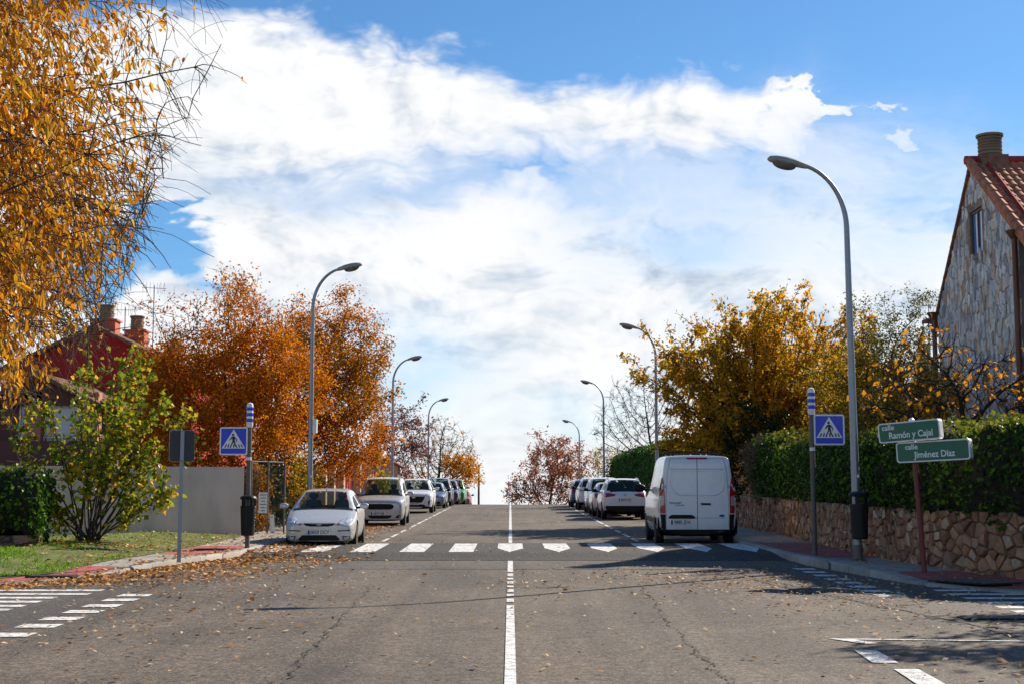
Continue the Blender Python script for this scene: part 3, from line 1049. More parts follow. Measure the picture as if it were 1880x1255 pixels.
def interp(tab, x):
    if x <= tab[0][0]:
        return tab[0][1]
    for (a, va), (b, vb) in zip(tab[:-1], tab[1:]):
        if x <= b:
            return lerp(va, vb, (x - a) / (b - a))
    return tab[-1][1]


class Car:
    """body lofted from cross sections along the length; front at -y. Windows are cut out of
    the same surface, wheel arches are cut by cylinders, lamps and grilles are pressed onto it"""

    def __init__(self, label, cat, loc, rz, paint, L, W, H, yc, zc, yh, yrh, yrb, zrb, hf, belt, group, wb, fo, R=.31, clear=.2,
                 roofw=.67, cladding=None, name='parked_car', windows=True, glass='glass', side_from=0.3, side_to=None, tailz=None, wtab=None, nosez=.16, bpill=None, frontdoor=None, clad_z=.0, tw=.2):
        self.L, self.W, self.H, self.R = L, W, H, R
        self.root = thing(name, label, cat, loc, rz, group)
        hw = W / 2
        zt = [(0, hf - nosez), (.05, hf - .07), (.22, hf), (yc - .065, zc - .022), (yc, zc)]
        nW = 3
        for k in range(1, nW + 1):
            s = k / nW
            zt.append((lerp(yc, yh, s), lerp(zc, H - .055, s) + .045 * math.sin(PI * s) * .8))
        zt += [(lerp(yh, yrh, .33), H - .012), (lerp(yh, yrh, .66), H), (yrh, H - .05)]
        st_r = []
        for k in range(1, nW + 1):
            s = k / nW
            st_r.append((lerp(yrh, yrb, s), lerp(H - .05, zrb, s) + .03 * math.sin(PI * s)))
        zt += st_r
        tz = tailz or zrb - .06
        if yrb < L - .22:
            zt += [(L - .16, lerp(zrb, tz, .75))]
        zt += [(L - .035, tz - .03), (L, tz - .16)]
        # plan shape
        wtab = wtab or [(0, .74), (.05, .87), (.22, .955), (.7, 1.), (L - .9, 1.), (L - .2, .965), (L - .04, .90), (L, .80)]
        ts = sorted(set([round(p[0], 4) for p in zt] + [.5, round(yc * .65, 4)]))
        if side_to is None:
            side_to = yrh + .1
        # pillars between side windows
        bp = bpill or [lerp(yc, side_to, .52)]
        for b in bp:
            ts += [b - .045, b + .045]
        sf = lerp(yc, yh, side_from)
        ts = sorted(ts + [sf, side_to])
        tt = [ts[0]]
        for a in ts[1:]:
            if a - tt[-1] > .012:
                tt.append(a)
        ts = tt
        secs = []
        for t in ts:
            w = hw * interp(wtab, t)
            z1 = interp(zt, t)
            cab = sstep(yc - .02, yh, t) * (1 - sstep(yrh, yrb + .02, t) * .55)
            zb = clear - .03 + .05 * max(0, 1 - t / .2) + .09 * max(0, 1 - (L - t) / .3)
            wr = lerp(.85 * w, roofw * hw, min(1, cab))
            crown = lerp(.05, .065, cab)
            ze = z1 - crown
            zbl = min(belt + (t / L) * .07, ze - .035)
            p5 = (.955 * w, zbl)
            p8 = (wr, ze)
            zm = lerp(zb, zbl, .52)
            secs.append([(0, zb), (.80 * w, zb), (.955 * w, zb + .07), (1.0 * w, zm), (.99 * w, zbl - .09), p5,
                         (lerp(p5[0], p8[0], .07) + .004, lerp(p5[1], p8[1], .10)), (lerp(p5[0], p8[0], .90) + .012, lerp(p5[1], p8[1], .88)), p8,
                         (wr - .05, z1 - .026), (wr * .5, z1 - .008), (0, z1)])
        n = 12
        vs, fs, mi = [], [], []
        idx = {}
        for i, s in enumerate(secs):
            for j, (x, z) in enumerate(s):
                for sd in (1, -1):
                    if sd < 0 and j in (0, n - 1):
                        idx[i, j, -1] = idx[i, j, 1]
                        continue
                    idx[i, j, sd] = len(vs)
                    vs.append((sd * x, ts[i] - L / 2, z))
        PAINT, GL, SIDE, REAR, UNDER, CLAD, WELL = range(7)
        for i in range(len(ts) - 1):
            tm = (ts[i] + ts[i + 1]) / 2
            for j in range(n - 1):
                m = PAINT
                if j == 0:
                    m = UNDER
                elif j == 1 or (cladding and j == 2 and False):
                    m = CLAD if cladding else PAINT
                elif windows and j in (8, 9, 10) and yc - .07 < tm < yc:
                    m = CLAD
                elif windows and j in (9, 10) and yc < tm < yh:
                    m = GL
                elif windows and windows != 'van' and j in (9, 10) and yrh < tm < yrb:
                    m = REAR
                elif windows and j == 6 and sf < tm < side_to and not any(abs(tm - b) < .045 for b in bp):
                    if windows != 'van' or tm < yh + .75:
                        m = SIDE
                for sd in (1, -1):
                    a, b, c, d = idx[i, j, sd], idx[i + 1, j, sd], idx[i + 1, j + 1, sd], idx[i, j + 1, sd]
                    fs.append((a, b, c, d) if sd > 0 else (d, c, b, a))
                    mi.append(m)
        for i, flip in ((0, 1), (len(ts) - 1, 0)):
            for j in range(n - 1):
                a, b, c, d = idx[i, j, 1], idx[i, j + 1, 1], idx[i, j + 1, -1], idx[i, j, -1]
                q = [a, b, c, d]
                q = list(dict.fromkeys(q))
                fs.append(tuple(q) if flip else tuple(q[::-1]))
                mi.append(PAINT)
        mats = [paint, M[glass], M[glass], M[glass], M['under'], M['black_plastic'], M['under']]
        me = bpy.data.meshes.new('body')
        me.from_pydata(vs, [], fs)
        for m in mats:
            me.materials.append(m)
        me.polygons.foreach_set('material_index', mi)
        bm = bmesh.new()
        bm.from_mesh(me)
        bmesh.ops.recalc_face_normals(bm, faces=bm.faces[:])
        bm.to_mesh(me)
        bm.free()
        tmp = bpy.data.objects.new('tmp', me)
        COL.objects.link(tmp)
        sb = tmp.modifiers.new('s', 'SUBSURF')
        sb.levels = 2
        ya, yb = fo - L / 2, fo + wb - L / 2
        self.axles = (ya, yb)
        cut = MB()
        for yy in (ya, yb):
            for sd in (-1, 1):
                vv = [(R + .065, -.16), (R + .065, .16)]
                cut.lathe(vv, 28, (sd * (hw - .08), yy, R + .01), 'X')
        cme = bpy.data.meshes.new('cut')
        cme.from_pydata(cut.v, [], cut.f)
        for m in mats:
            cme.materials.append(m)
        cme.polygons.foreach_set('material_index', [WELL] * len(cut.f))
        cb = bmesh.new()
        cb.from_mesh(cme)
        bmesh.ops.recalc_face_normals(cb, faces=cb.faces[:])
        cb.to_mesh(cme)
        cb.free()
        co = bpy.data.objects.new('cut', cme)
        COL.objects.link(co)
        bo = tmp.modifiers.new('b', 'BOOLEAN')
        bo.operation = 'DIFFERENCE'
        bo.object = co
        bo.solver = 'EXACT'
        dg = bpy.context.evaluated_depsgraph_get()
        full = bpy.data.meshes.new_from_object(tmp.evaluated_get(dg))
        bpy.data.objects.remove(tmp)
        bpy.data.objects.remove(co)
        self.bm = bmesh.new()
        self.bm.from_mesh(full)
        self.bvh = BVHTree.FromBMesh(self.bm)
        # split by role into separate meshes
        for nm, ids in (('body', (PAINT, UNDER, CLAD, WELL)), ('windscreen', (GL,)), ('side_window', (SIDE,)), ('rear_window', (REAR,))):
            for sd in ((1, -1) if nm == 'side_window' else (0,)):
                b2 = self.bm.copy()
                kill = [f for f in b2.faces if f.material_index not in ids or (sd and f.calc_center_median().x * sd < 0)]
                bmesh.ops.delete(b2, geom=kill, context='FACES')
                if not b2.faces:
                    b2.free()
                    continue
                ms = bpy.data.meshes.new(nm)
                b2.to_mesh(ms)
                b2.free()
                for m in mats:
                    ms.materials.append(m)
                ms.polygons.foreach_set('use_smooth', [True] * len(ms.polygons))
                ms.set_sharp_from_angle(angle=math.radians(42))
                o = link(bpy.data.objects.new(nm, ms), self.root)
                if nm == 'body':
                    self.body = o
        # wheels
        for yy in (ya, yb):
            for sd in (-1, 1):
                wx = sd * (hw - .115)
                ww = MB().lathe([(R * .62, -tw / 2), (R * .93, -tw / 2), (R, -tw / 2 + .03), (R, tw / 2 - .03), (R * .93, tw / 2), (R * .62, tw / 2)], 28, axis='X').build('wheel', M['tyre'], self.root)
                ww.location = (wx, yy, R)
                rm = MB()
                xo = sd * (tw / 2 - .01)
                rm.lathe([(R * .55, xo - sd * .05), (R * .64, xo), (R * .66, xo + sd * .006), (R * .60, xo + sd * .008), (R * .57, xo - sd * .03)], 24, axis='X')
                rm.lathe([(R * .16, xo - sd * .04), (R * .15, xo + sd * .004)], 12, axis='X')
                for k in range(5):
                    a = k * 2 * PI / 5 + .3
                    c, s_ = math.cos(a), math.sin(a)
                    r0, r1, w0 = R * .1, R * .60, R * .085
                    pts = []
                    for xx in (xo - sd * .03, xo):
                        for r, w in ((r0, w0 * 1.2), (r1, w0)):
                            for g in (-1, 1):
                                pts.append((xx, r * c - g * w * s_, r * s_ + g * w * c))
                    rm.add(pts, [(0, 1, 3, 2), (4, 6, 7, 5), (0, 2, 6, 4), (1, 5, 7, 3), (2, 3, 7, 6), (0, 4, 5, 1)])
                rm.build('rim', M['rim'], ww)
                MB().lathe([(R * .58, xo - sd * .06), (R * .1, xo - sd * .055)], 20, axis='X').build('brake_disc', M['galv_dark'], ww)
        # cabin floor / dashboard, so that the glass has something behind it
        if windows:
            b = MB()
            yy0, yy1 = yc + .12 - L / 2, (yrb - .1 if windows != 'van' else yh + .9) - L / 2
            b.box((0, (yy0 + yy1) / 2, (belt + .28) / 2), (W * .80, yy1 - yy0, belt - .32))
            if windows == 'van':
                b.box((0, yy1, (H + .4) / 2), (W * .66, .05, H - .55))
            b.build('cabin_trim', M['trim'], self.root)
            se = MB()
            ys = yh + .45 - L / 2
            for sx in (-.36, .36):
                z0 = belt - .15
                se.tube([(sx, ys - .05, z0 - .1), (sx, ys, z0 + .15), (sx, ys + .05, z0 + .36), (sx, ys + .06, z0 + .40)], [.21, .23, .19, .10], 12)
                se.tube([(sx, ys + .04, z0 + .43), (sx, ys + .05, z0 + .50), (sx, ys + .06, z0 + .58)], [.09, .125, .09], 10)
            for i in range(0, len(se.v)):
                x, y_, z = se.v[i]
                cx = .36 if x > 0 else -.36
                cy = ys + .03
                se.v[i] = (x, cy + (y_ - cy) * .45, min(z, H - .12))
            se.build('seats', M['seat'], self.root)

    def hit(self, x, z, d):
        r = self.bvh.ray_cast(Vector((x, -6 * d, z)), Vector((0, d, 0)))
        return r[0], r[1]

    def decal(self, name, poly, mat, d=1, off=.005, depth=.03, parent=None, mirror=False, step=.06, mi=None):
        """press a panel of the given outline (x,z as seen on the car's own axis) on the front (d=1) or rear (d=-1)"""
        out = []
        for s in ((1, -1) if mirror else (1,)):
            bm = bmesh.new()
            pp = [(x * s, z) for x, z in poly]
            bm.faces.new([bm.verts.new((x, 0, z)) for x, z in pp])
            for ax, k0, k1 in ((0, min(p[0] for p in pp), max(p[0] for p in pp)), (2, min(p[1] for p in pp), max(p[1] for p in pp))):
                k = math.floor(k0 / step) * step + step
                while k < k1 - 1e-4:
                    v = [0, 0, 0]
                    v[ax] = 1
                    bmesh.ops.bisect_plane(bm, geom=bm.verts[:] + bm.edges[:] + bm.faces[:], plane_co=[c * k for c in v], plane_no=v)
                    k += step
            bmesh.ops.triangulate(bm, faces=bm.faces[:])
            last = 0
            for v in bm.verts:
                h, nn = self.hit(v.co.x, v.co.z, d)
                if h is None:
                    h = self.bvh.find_nearest(Vector((v.co.x, -self.L / 2 * d, v.co.z)))[0]
                v.co.y = h.y - d * off
            bmesh.ops.recalc_face_normals(bm, faces=bm.faces[:])
            if sum(f.normal.y * d for f in bm.faces) > 0:
                bmesh.ops.reverse_faces(bm, faces=bm.faces[:])
            ed = [e for e in bm.edges if e.is_boundary]
            r = bmesh.ops.extrude_edge_only(bm, edges=ed)
            for g in r['geom']:
                if isinstance(g, bmesh.types.BMVert):
                    g.co.y += d * depth
            bmesh.ops.recalc_face_normals(bm, faces=bm.faces[:])
            me = bpy.data.meshes.new(name)
            bm.to_mesh(me)
            bm.free()
            me.materials.append(mat)
            me.polygons.foreach_set('use_smooth', [True] * len(me.polygons))
            me.set_sharp_from_angle(angle=math.radians(50))
            out.append(link(bpy.data.objects.new(name, me), parent or self.root))
        return out

    def plate(self, text, x, z, d=1, w=.52, h=.11):
        ht, _ = self.hit(x, z, d)
        y = (ht.y if ht else -d * self.L / 2) - d * .02
        p = MB().box((x, y, z), (w, .018, h)).build('number_plate', M['plate'], self.root, smooth=False)
        MB().box((x - d * (w / 2 - .022), y - d * .0105, z), (.042, .003, h - .006)).build('blue_strip', M['plate_blue'], p, smooth=False)
        text_mesh(text, h * 1.02, M['black_sign'], 'lettering', p, (x + d * .022, y - d * .0105, z), rz=0 if d > 0 else PI, extrude=.001, sx=.92)
        return p

    def mirrors(self, y, z, mat, s=1., x=None):
        hw = x or self.W / 2
        for sd in (-1, 1):
            m = MB()
            vs, fs = [], []
            n = 12
            for i, (dx, r) in enumerate(((0, .5), (.03, .85), (.10, 1), (.17, .9), (.205, .45))):
                for k in range(n):
                    a = 2 * PI * k / n
                    vs.append((sd * (hw + .02 + dx * s), y + .055 * r * math.cos(a) * s, z + .075 * r * math.sin(a) * s))
            for i in range(4):
                for k in range(n):
                    fs.append((i * n + k, i * n + (k + 1) % n, (i + 1) * n + (k + 1) % n, (i + 1) * n + k))
            fs += [tuple(range(n)), tuple(4 * n + k for k in range(n))]
            m.add(vs, fs)
            o = m.build('wing_mirror', mat, self.root)
            MB().tube([(sd * (hw - .10), y + .03, z - .05), (sd * (hw + .06), y + .01, z - .03)], .028, 8).build('stalk', M['black_plastic'], o)

    def roof_rails(self, y0, y1, mat, x, dz=.0):
        for sd in (-1, 1):
            pts = []
            for k in range(7):
                yy = lerp(y0, y1, k / 6)
                r = self.bvh.ray_cast(Vector((sd * x, yy, 5)), Vector((0, 0, -1)))
                z = r[0].z if r[0] else self.H
                pts.append((sd * x, yy, z + (.012 if k in (0, 6) else .045 + dz)))
            MB().tube(pts, .017, 8).build('roof_rail', mat, self.root)

    def aerial(self, y, h=.18):
        r = self.bvh.ray_cast(Vector((0, y, 5)), Vector((0, 0, -1)))
        z = r[0].z
        MB().tube([(0, y, z - .01), (0, y + .02, z + .03), (0, y + .08, z + h)], [.016, .008, .004], 6).build('aerial', M['black_plastic'], self.root)

    def headlight(self, poly, lamps=(), amber=None):
        hs = self.decal('headlight', poly, M['lens'], mirror=True, off=.006)
        for s, hl in zip((1, -1), hs):
            for x, z, r in lamps:
                h, _ = self.hit(s * x, z, 1)
                if h:
                    p = [(s * x + r * math.cos(a * PI / 7), z + r * math.sin(a * PI / 7)) for a in range(14)]
                    self.decal('lamp', p, M['chrome'], off=.010, depth=.01, parent=hl)
                    p = [(s * x + r * .62 * math.cos(a * PI / 7), z + r * .62 * math.sin(a * PI / 7)) for a in range(14)]
                    self.decal('lamp_core', p, M['lens'], off=.013, depth=.01, parent=hl)
            if amber:
                self.decal('indicator', [(s * x, z) for x, z in amber], M['amber'], off=.010, depth=.01, parent=hl)


GL_ = 'cars parked along the left kerb'
GR_ = 'cars parked along the right kerb'
P = {
    'silver': carpaint('paint_silver', (.60, .595, .58), .28, .28),
    'silver_warm': carpaint('paint_silver_warm', (.52, .52, .515), .25, .28),
    'white': carpaint('paint_white', (.80, .80, .80), 0, .3),
    'vanwhite': carpaint('paint_van_white', (.76, .77, .78), 0, .22),
    'greyblue': carpaint('paint_grey_blue', (.20, .24, .29), .5, .3),
    'dark': carpaint('paint_dark_grey', (.055, .058, .065), .4, .3),
    'navy': carpaint('paint_navy', (.02, .03, .075), .3, .28),
    'green': carpaint('paint_green', (.03, .30, .05), 0, .3),
    'blue': carpaint('paint_blue', (.015, .055, .17), .3, .28),
    'red': carpaint('paint_red', (.40, .03, .03), 0, .3),
    'pale': carpaint('paint_pale_silver', (.58, .59, .60), .4, .3),
}


def ell(cx, cz, rx, rz_, n=16): return [(cx + rx * math.cos(2 * PI * k / n), cz + rz_ * math.sin(2 * PI * k / n)) for k in range(n)]


def gz(y, rear=0): return zr(y) + .006


def place(x, y0, L, facing):
    """kerbside position: y0 is the end of the car nearest the camera"""
    y = y0 + L / 2
    return (x, y, gz(y))


def slope_rx(c, flip=False):
    """rest all four wheels on the sloping street"""
    y = c.root.location.y
    a = math.atan((zr(y + 1.3) - zr(y - 1.3)) / 2.6)
    rz = c.root.rotation_euler.z
    c.root.rotation_euler = (Matrix.Rotation(a, 4, 'X') @ Matrix.Rotation(rz, 4, 'Z')).to_euler()


# silver hatchback, nearest on the left
c = Car('silver hatchback with two seats visible, nearest car on the left kerb', 'car', place(-4.62, 34.1, 4.15, 1), .035, P['silver'], 4.15, 1.72, 1.44,
        1.02, .97, 1.78, 3.25, 3.98, .98, .715, .90, GL_, 2.61, .83, .305, .18, .68, nosez=.10)
c.decal('grille', [(-.37, .625), (.37, .625), (.33, .57), (.20, .548), (-.20, .548), (-.33, .57)], M['black_plastic'])
c.decal('badge', ell(0, .588, .06, .02), M['galv'], off=.012, depth=.01)
c.headlight([(.41, .60), (.50, .69), (.62, .755), (.74, .765), (.79, .70), (.775, .605), (.60, .575), (.47, .565)], [(.52, .645, .055), (.67, .675, .075)], [(.41, .60), (.46, .64), (.49, .585), (.45, .57)])
c.decal('lower_grille', [(-.40, .345), (.40, .345), (.50, .245), (.46, .215), (-.46, .215), (-.50, .245)], M['black_plastic'])
c.decal('fog_light', [(.54, .32), (.74, .325), (.71, .235), (.60, .215)], M['black_plastic'], mirror=True)
c.decal('fog_lens', [(.58, .30), (.71, .305), (.69, .245), (.61, .235)], M['lens'], mirror=True, off=.010)
c.decal('bumper_strip', [(.44, .455), (.84, .475), (.84, .45), (.44, .43)], M['black_plastic'], mirror=True)
c.plate('0059 DCY', 0, .41)
c.mirrors(-.87, 1.01, P['silver'], 1.)
c.aerial(-.25)
for sd in (-1, 1):
    MB().tube([(sd * .30, -1.03, .985), (sd * .02, -1.0, 1.005)], .009, 6).build('wiper', M['black_plastic'], c.root)
slope_rx(c)

# silver people carrier
c = Car('silver people carrier with oval black grille behind the nearest hatchback', 'car', place(-4.66, 50.7, 4.16, 1), .02, P['silver_warm'], 4.16, 1.77, 1.73,
        .88, 1.10, 1.52, 3.75, 4.06, 1.10, .97, 1.02, GL_, 2.49, .85, .31, .19, .74, tailz=1.05)
c.decal('grille', [(-.50, .68), (-.44, .755), (-.36, .775), (.36, .775), (.44, .755), (.50, .68), (.44, .60), (.36, .575), (-.36, .575), (-.44, .60)], M['black_plastic'])
c.headlight([(.52, .79), (.60, .87), (.74, .97), (.80, .95), (.82, .84), (.76, .76), (.62, .745)], [(.70, .85, .075)])
c.decal('badge', ell(0, .845, .06, .022), M['chrome'], off=.01, depth=.01)
c.decal('lower_grille', [(-.43, .37), (.43, .37), (.38, .29), (.28, .255), (-.28, .255), (-.38, .29)], M['black_plastic'])
c.decal('fog_light', [(.53, .285), (.60, .36), (.80, .42), (.80, .34), (.68, .28)], M['black_plastic'], mirror=True)
c.plate('4597 KJB', -.05, .435)
c.mirrors(-.86, 1.12, P['silver_warm'], 1.1)
c.roof_rails(-.5, 1.6, M['galv_dark'], .60)
c.aerial(-.3, .15)
slope_rx(c)

# white crossover
c = Car('white crossover with wide black grille, third car on the left kerb', 'car', place(-4.66, 68.6, 4.48, 1), .01, P['white'], 4.48, 1.85, 1.66,
        1.15, 1.14, 1.95, 3.75, 4.30, 1.08, .99, 1.02, GL_, 2.67, .92, .35, .22, .68, cladding=True)
c.decal('grille', [(-.55, .80), (.55, .80), (.46, .60), (.36, .50), (-.36, .50), (-.46, .60)], M['black_plastic'])
c.decal('badge', ell(0, .75, .085, .04), M['chrome'], off=.012, depth=.01)
c.headlight([(.50, .83), (.62, .93), (.86, 1.0), (.88, .93), (.72, .85)], [])
c.decal('lower_grille', [(-.46, .42), (.46, .42), (.58, .36), (.50, .30), (-.50, .30), (-.58, .36)], M['black_plastic'])
c.decal('fog_light', [(.68, .56), (.80, .66), (.86, .62), (.86, .40), (.72, .36)], M['black_plastic'], mirror=True)
c.plate('2276 KZP', 0, .455)
c.mirrors(-.95, 1.16, P['white'], 1.1)
c.roof_rails(-.3, 1.5, M['black_plastic'], .60)
slope_rx(c)


def simple_front(c, hl, gr, lg, plate, mz_=1.0, my=-.85, paint=None):
    c.decal('grille', gr, M['black_plastic'])
    c.headlight(hl, [])
    c.decal('lower_grille', lg, M['black_plastic'])
    c.plate(plate, 0, .44)
    c.mirrors(my, mz_, paint or M['black_plastic'], 1.)


HL = [(.45, .66), (.60, .75), (.76, .77), (.79, .68), (.62, .63)]
GRI = [(-.38, .70), (.38, .70), (.34, .60), (-.34, .60)]
LGR = [(-.55, .37), (.55, .37), (.60, .24), (-.60, .24)]
HLs = [(.48, .86), (.62, .95), (.80, .97), (.83, .87), (.64, .83)]
GRs = [(-.40, .92), (.40, .92), (.36, .70), (-.36, .70)]
c = Car('grey blue hatchback in front of a dark car, fourth on the left kerb', 'car', place(-4.45, 79.2, 4.0, 1), 0, P['greyblue'], 4.0, 1.72, 1.44, 1.0, .97, 1.75, 3.2, 3.85, .98, .78, .90, GL_, 2.5, .8, .30, .18, .67)
simple_front(c, HL, GRI, LGR, '7714 FHL')
slope_rx(c)
c = Car('tall dark car with pale wheels rising behind the grey blue hatchback', 'car', place(-4.42, 85.4, 4.5, 1), 0, P['dark'], 4.5, 1.83, 1.70, 1.1, 1.10, 1.85, 3.8, 4.3, 1.08, .98, 1.0, GL_, 2.65, .9, .34, .2, .70, cladding=True)
simple_front(c, HLs, GRs, LGR, '3051 GVC', 1.15)
slope_rx(c)
c = Car('dark navy car with roof just above the crest, before the green one', 'car', place(-4.2, 92.0, 4.3, 1), 0, P['navy'], 4.3, 1.78, 1.62, 1.05, 1.04, 1.8, 3.5, 4.1, 1.0, .90, .97, GL_, 2.6, .85, .32, .2, .68)
simple_front(c, HLs, GRs, LGR, '9420 HDT', 1.1)
slope_rx(c)
c = Car('bright green car, farthest of the left row in front of the crest', 'car', place(-3.98, 98.5, 4.2, 1), 0, P['green'], 4.2, 1.76, 1.78, 1.0, 1.10, 1.7, 3.6, 4.1, 1.05, .95, 1.02, GL_, 2.6, .85, .32, .2, .70)
simple_front(c, HLs, GRs, LGR, '1186 LMN', 1.15, paint=P['green'])
slope_rx(c)
c = Car('small red car roof just showing over the crest of the street', 'car', place(-4.1, 117, 4.1, 1), 0, P['red'], 4.1, 1.74, 1.5, 1.0, 1.0, 1.75, 3.3, 3.95, 1.0, .82, .92, GL_, 2.55, .82, .31, .19, .67)
simple_front(c, HL, GRI, LGR, '6043 JPS')
slope_rx(c)

# white high-roof van, rear towards the camera
VT = [(0, .78), (.05, .90), (.25, .97), (.8, 1.), (4.5, 1.), (4.88, .985), (4.95, .965), (4.985, .95), (5.0, .92)]
c = Car('white high roof delivery van seen from the rear with closed double doors', 'van', place(4.70, 35.6, 5.0, -1), PI - .02, P['vanwhite'], 5.0, 1.99, 2.29,
        .98, 1.28, 1.85, 4.86, 4.95, 2.22, 1.12, 1.18, GR_, 3.0, 1.0, .335, .24, .775, cladding=True, name='delivery_van', windows='van', side_from=.25, tailz=2.2, wtab=VT, bpill=[2.9], nosez=.2, side_to=2.75, glass='glass_dark')
R_ = dict(d=-1)
SEAM = pm('door_gap', (.12, .125, .13), .7)
SEAML = pm('panel_crease', (.42, .43, .44), .5)
c.decal('door_gap', [(-.785, .41), (.785, .41), (.785, 1.0), (.745, 1.8), (.67, 2.18), (-.67, 2.18), (-.745, 1.8), (-.785, 1.0)], SEAM, off=.002, **R_)
c.decal('door', [(-.775, .42), (-.009, .42), (-.009, 2.17), (-.66, 2.17), (-.735, 1.8), (-.775, 1.0)], P['vanwhite'], off=.006, **R_)
c.decal('door', [(.775, .42), (.775, 1.0), (.735, 1.8), (.66, 2.17), (.009, 2.17), (.009, .42)], P['vanwhite'], off=.006, **R_)
for s in (-1, 1):
    cp = [(s * .03, 1.865), (s * .64, 1.865), (s * .675, 1.62), (s * .665, 1.50), (s * .60, 1.38), (s * .50, 1.30), (s * .40, 1.275), (s * .03, 1.27)]
    c3 = [Vector((x, c.hit(x, z, -1)[0].y + .006, z)) for x, z in cp]
    MB().tube(c3, [.010, .010, .013, .018, .024, .027, .024, .02], 8).build('door_crease', P['vanwhite'], c.root)
    c.decal('panel_line', [(s * .01, 1.925), (s * .66, 1.925), (s * .66, 1.905), (s * .01, 1.905)], SEAML, off=.010, depth=.006, **R_)
    c.decal('panel_line', [(s * .01, .715), (s * .75, .715), (s * .75, .70), (s * .01, .70)], SEAML, off=.010, depth=.006, **R_)
    c.decal('hinge', [(s * .775, 1.52), (s * .80, 1.52), (s * .80, 1.44), (s * .775, 1.44)], M['galv'], off=.02, **R_)
    c.decal('tail_light', [(s * .80, .82), (s * .955, .82), (s * .955, 1.35), (s * .89, 1.70), (s * .845, 1.70), (s * .80, 1.30)], M['taillight'], off=.014, **R_)
    c.decal('clear_lens', [(s * .83, 1.02), (s * .935, 1.02), (s * .935, 1.28), (s * .83, 1.24)], M['taillight_clear'], off=.018, depth=.01, **R_)
    c.decal('bumper_corner', [(s * .79, .32), (s * .985, .32), (s * .985, .72), (s * .90, .80), (s * .79, .80)], M['black_plastic'], off=.012, **R_)
c.decal('rear_bumper', [(-.93, .26), (.93, .26), (.95, .425), (-.95, .425)], M['black_plastic'], off=.03, depth=.08, **R_)
c.decal('bumper_reflector', [(-.62, .37), (-.50, .37), (-.50, .395), (-.62, .395)], M['taillight'], off=.034, depth=.01, **R_)
# on the car's own axis +x is the viewer's left when seen from behind
c.decal('plate_handle', [(.08, .69), (.70, .69), (.72, .735), (.64, .785), (.14, .785), (.06, .735)], M['black_plastic'], off=.035, **R_)
c.decal('door_handle', [(-.09, 1.03), (-.33, 1.03), (-.33, 1.075), (-.09, 1.075)], M['black_plastic'], off=.03, **R_)
c.decal('oval_badge', ell(-.60, .765, .072, .028), M['plate_blue'], off=.018, depth=.01, **R_)
c.decal('brake_light', [(-.26, 2.205), (.26, 2.205), (.24, 2.16), (-.24, 2.16)], M['taillight'], off=.022, **R_)
c.plate('0885 JDX', .40, .60, d=-1)
h, _ = c.hit(.5, 1.07, -1)
text_mesh('TRANSIT', .062, M['black_sign'], 'lettering', c.root, (.545, h.y + .009, 1.075), rz=PI, sx=1.3)
text_mesh('CUSTOM', .045, M['black_sign'], 'lettering', c.root, (.445, h.y + .009, 1.02), rz=PI, sx=1.3)
c.mirrors(-1.35, 1.42, M['black_plastic'], 1.5)
b = MB()
for y_ in (-.6, .7, 1.9):
    b.box((0, y_, 2.345), (1.36, .06, .035))
    for sx in (-.55, .55):
        b.box((sx, y_, 2.30), (.05, .05, .09))
b.build('roof_rack', M['black_plastic'], c.root, smooth=False)
# window-like glazing pressing and black strip along the flank
for sd in (-1, 1):
    MB().box((sd * 1.0, .5, .62), (.02, 2.6, .12)).build('side_moulding', M['black_plastic'], c.root, smooth=False)
slope_rx(c)


def rear_details(c, tl, win, plate_z, text, mir=None, black=.5, mz_=1.15, my=-.8, bumper=True):
    hw = c.W / 2
    c.decal('tail_light', tl, M['taillight'], d=-1, mirror=True, off=.008)
    if win:
        c.decal('rear_window', win, M['glass_dark'], d=-1, off=.008)
    if bumper:
        c.decal('rear_bumper', [(-hw * .93, .27), (hw * .93, .27), (hw * .96, black), (-hw * .96, black)], M['black_plastic'], d=-1, off=.012)
    c.plate(text, 0, plate_z, d=-1)
    c.mirrors(my, mz_, mir or M['black_plastic'], 1.05)


c = Car('white crossover seen from behind with dark rear window, parked beyond the van', 'car', place(4.66, 58.1, 4.5, -1), PI, P['white'], 4.5, 1.84, 1.68, 1.1, 1.10, 1.85, 4.02, 4.36, 1.12, .98, 1.04, GR_, 2.68, .9, .345, .24, .70, cladding=True, tailz=1.08)
rear_details(c, [(.37, 1.02), (.62, 1.08), (.86, 1.07), (.88, .95), (.80, .90), (.42, .96)], [(-.64, 1.52), (.64, 1.52), (.74, 1.17), (-.74, 1.17)], .80, '3872 KTJ', black=.56)
c.decal('badge', ell(0, 1.0, .055, .055), M['chrome'], d=-1, off=.012, depth=.01)
c.roof_rails(-.4, 1.6, M['chrome'], .60)
slope_rx(c)
c = Car('pale silver car almost hidden in front of the white crossover', 'car', place(4.52, 63.2, 4.1, -1), PI, P['pale'], 4.1, 1.78, 1.5, 1.0, 1.0, 1.75, 3.4, 3.95, 1.0, .82, .92, GR_, 2.55, .82, .31, .19, .67)
rear_details(c, [(.55, .98), (.80, .98), (.82, .80), (.60, .82)], None, .75, '8035 DWF', black=.40)
slope_rx(c)
c = Car('white people carrier facing the camera in the right row with white mirror', 'car', place(4.60, 68.6, 4.3, 1), 0, P['white'], 4.3, 1.80, 1.72, .95, 1.10, 1.62, 3.7, 4.15, 1.08, .97, 1.02, GR_, 2.65, .85, .33, .2, .72)
c.decal('grille', [(-.58, .66), (.58, .66), (.50, .50), (-.50, .50)], M['black_plastic'])
c.headlight([(.45, .86), (.58, .95), (.84, .98), (.86, .84), (.62, .80)], [(.66, .88, .06)])
c.decal('fog_light', [(.56, .36), (.80, .38), (.80, .28), (.58, .27)], M['black_plastic'], mirror=True)
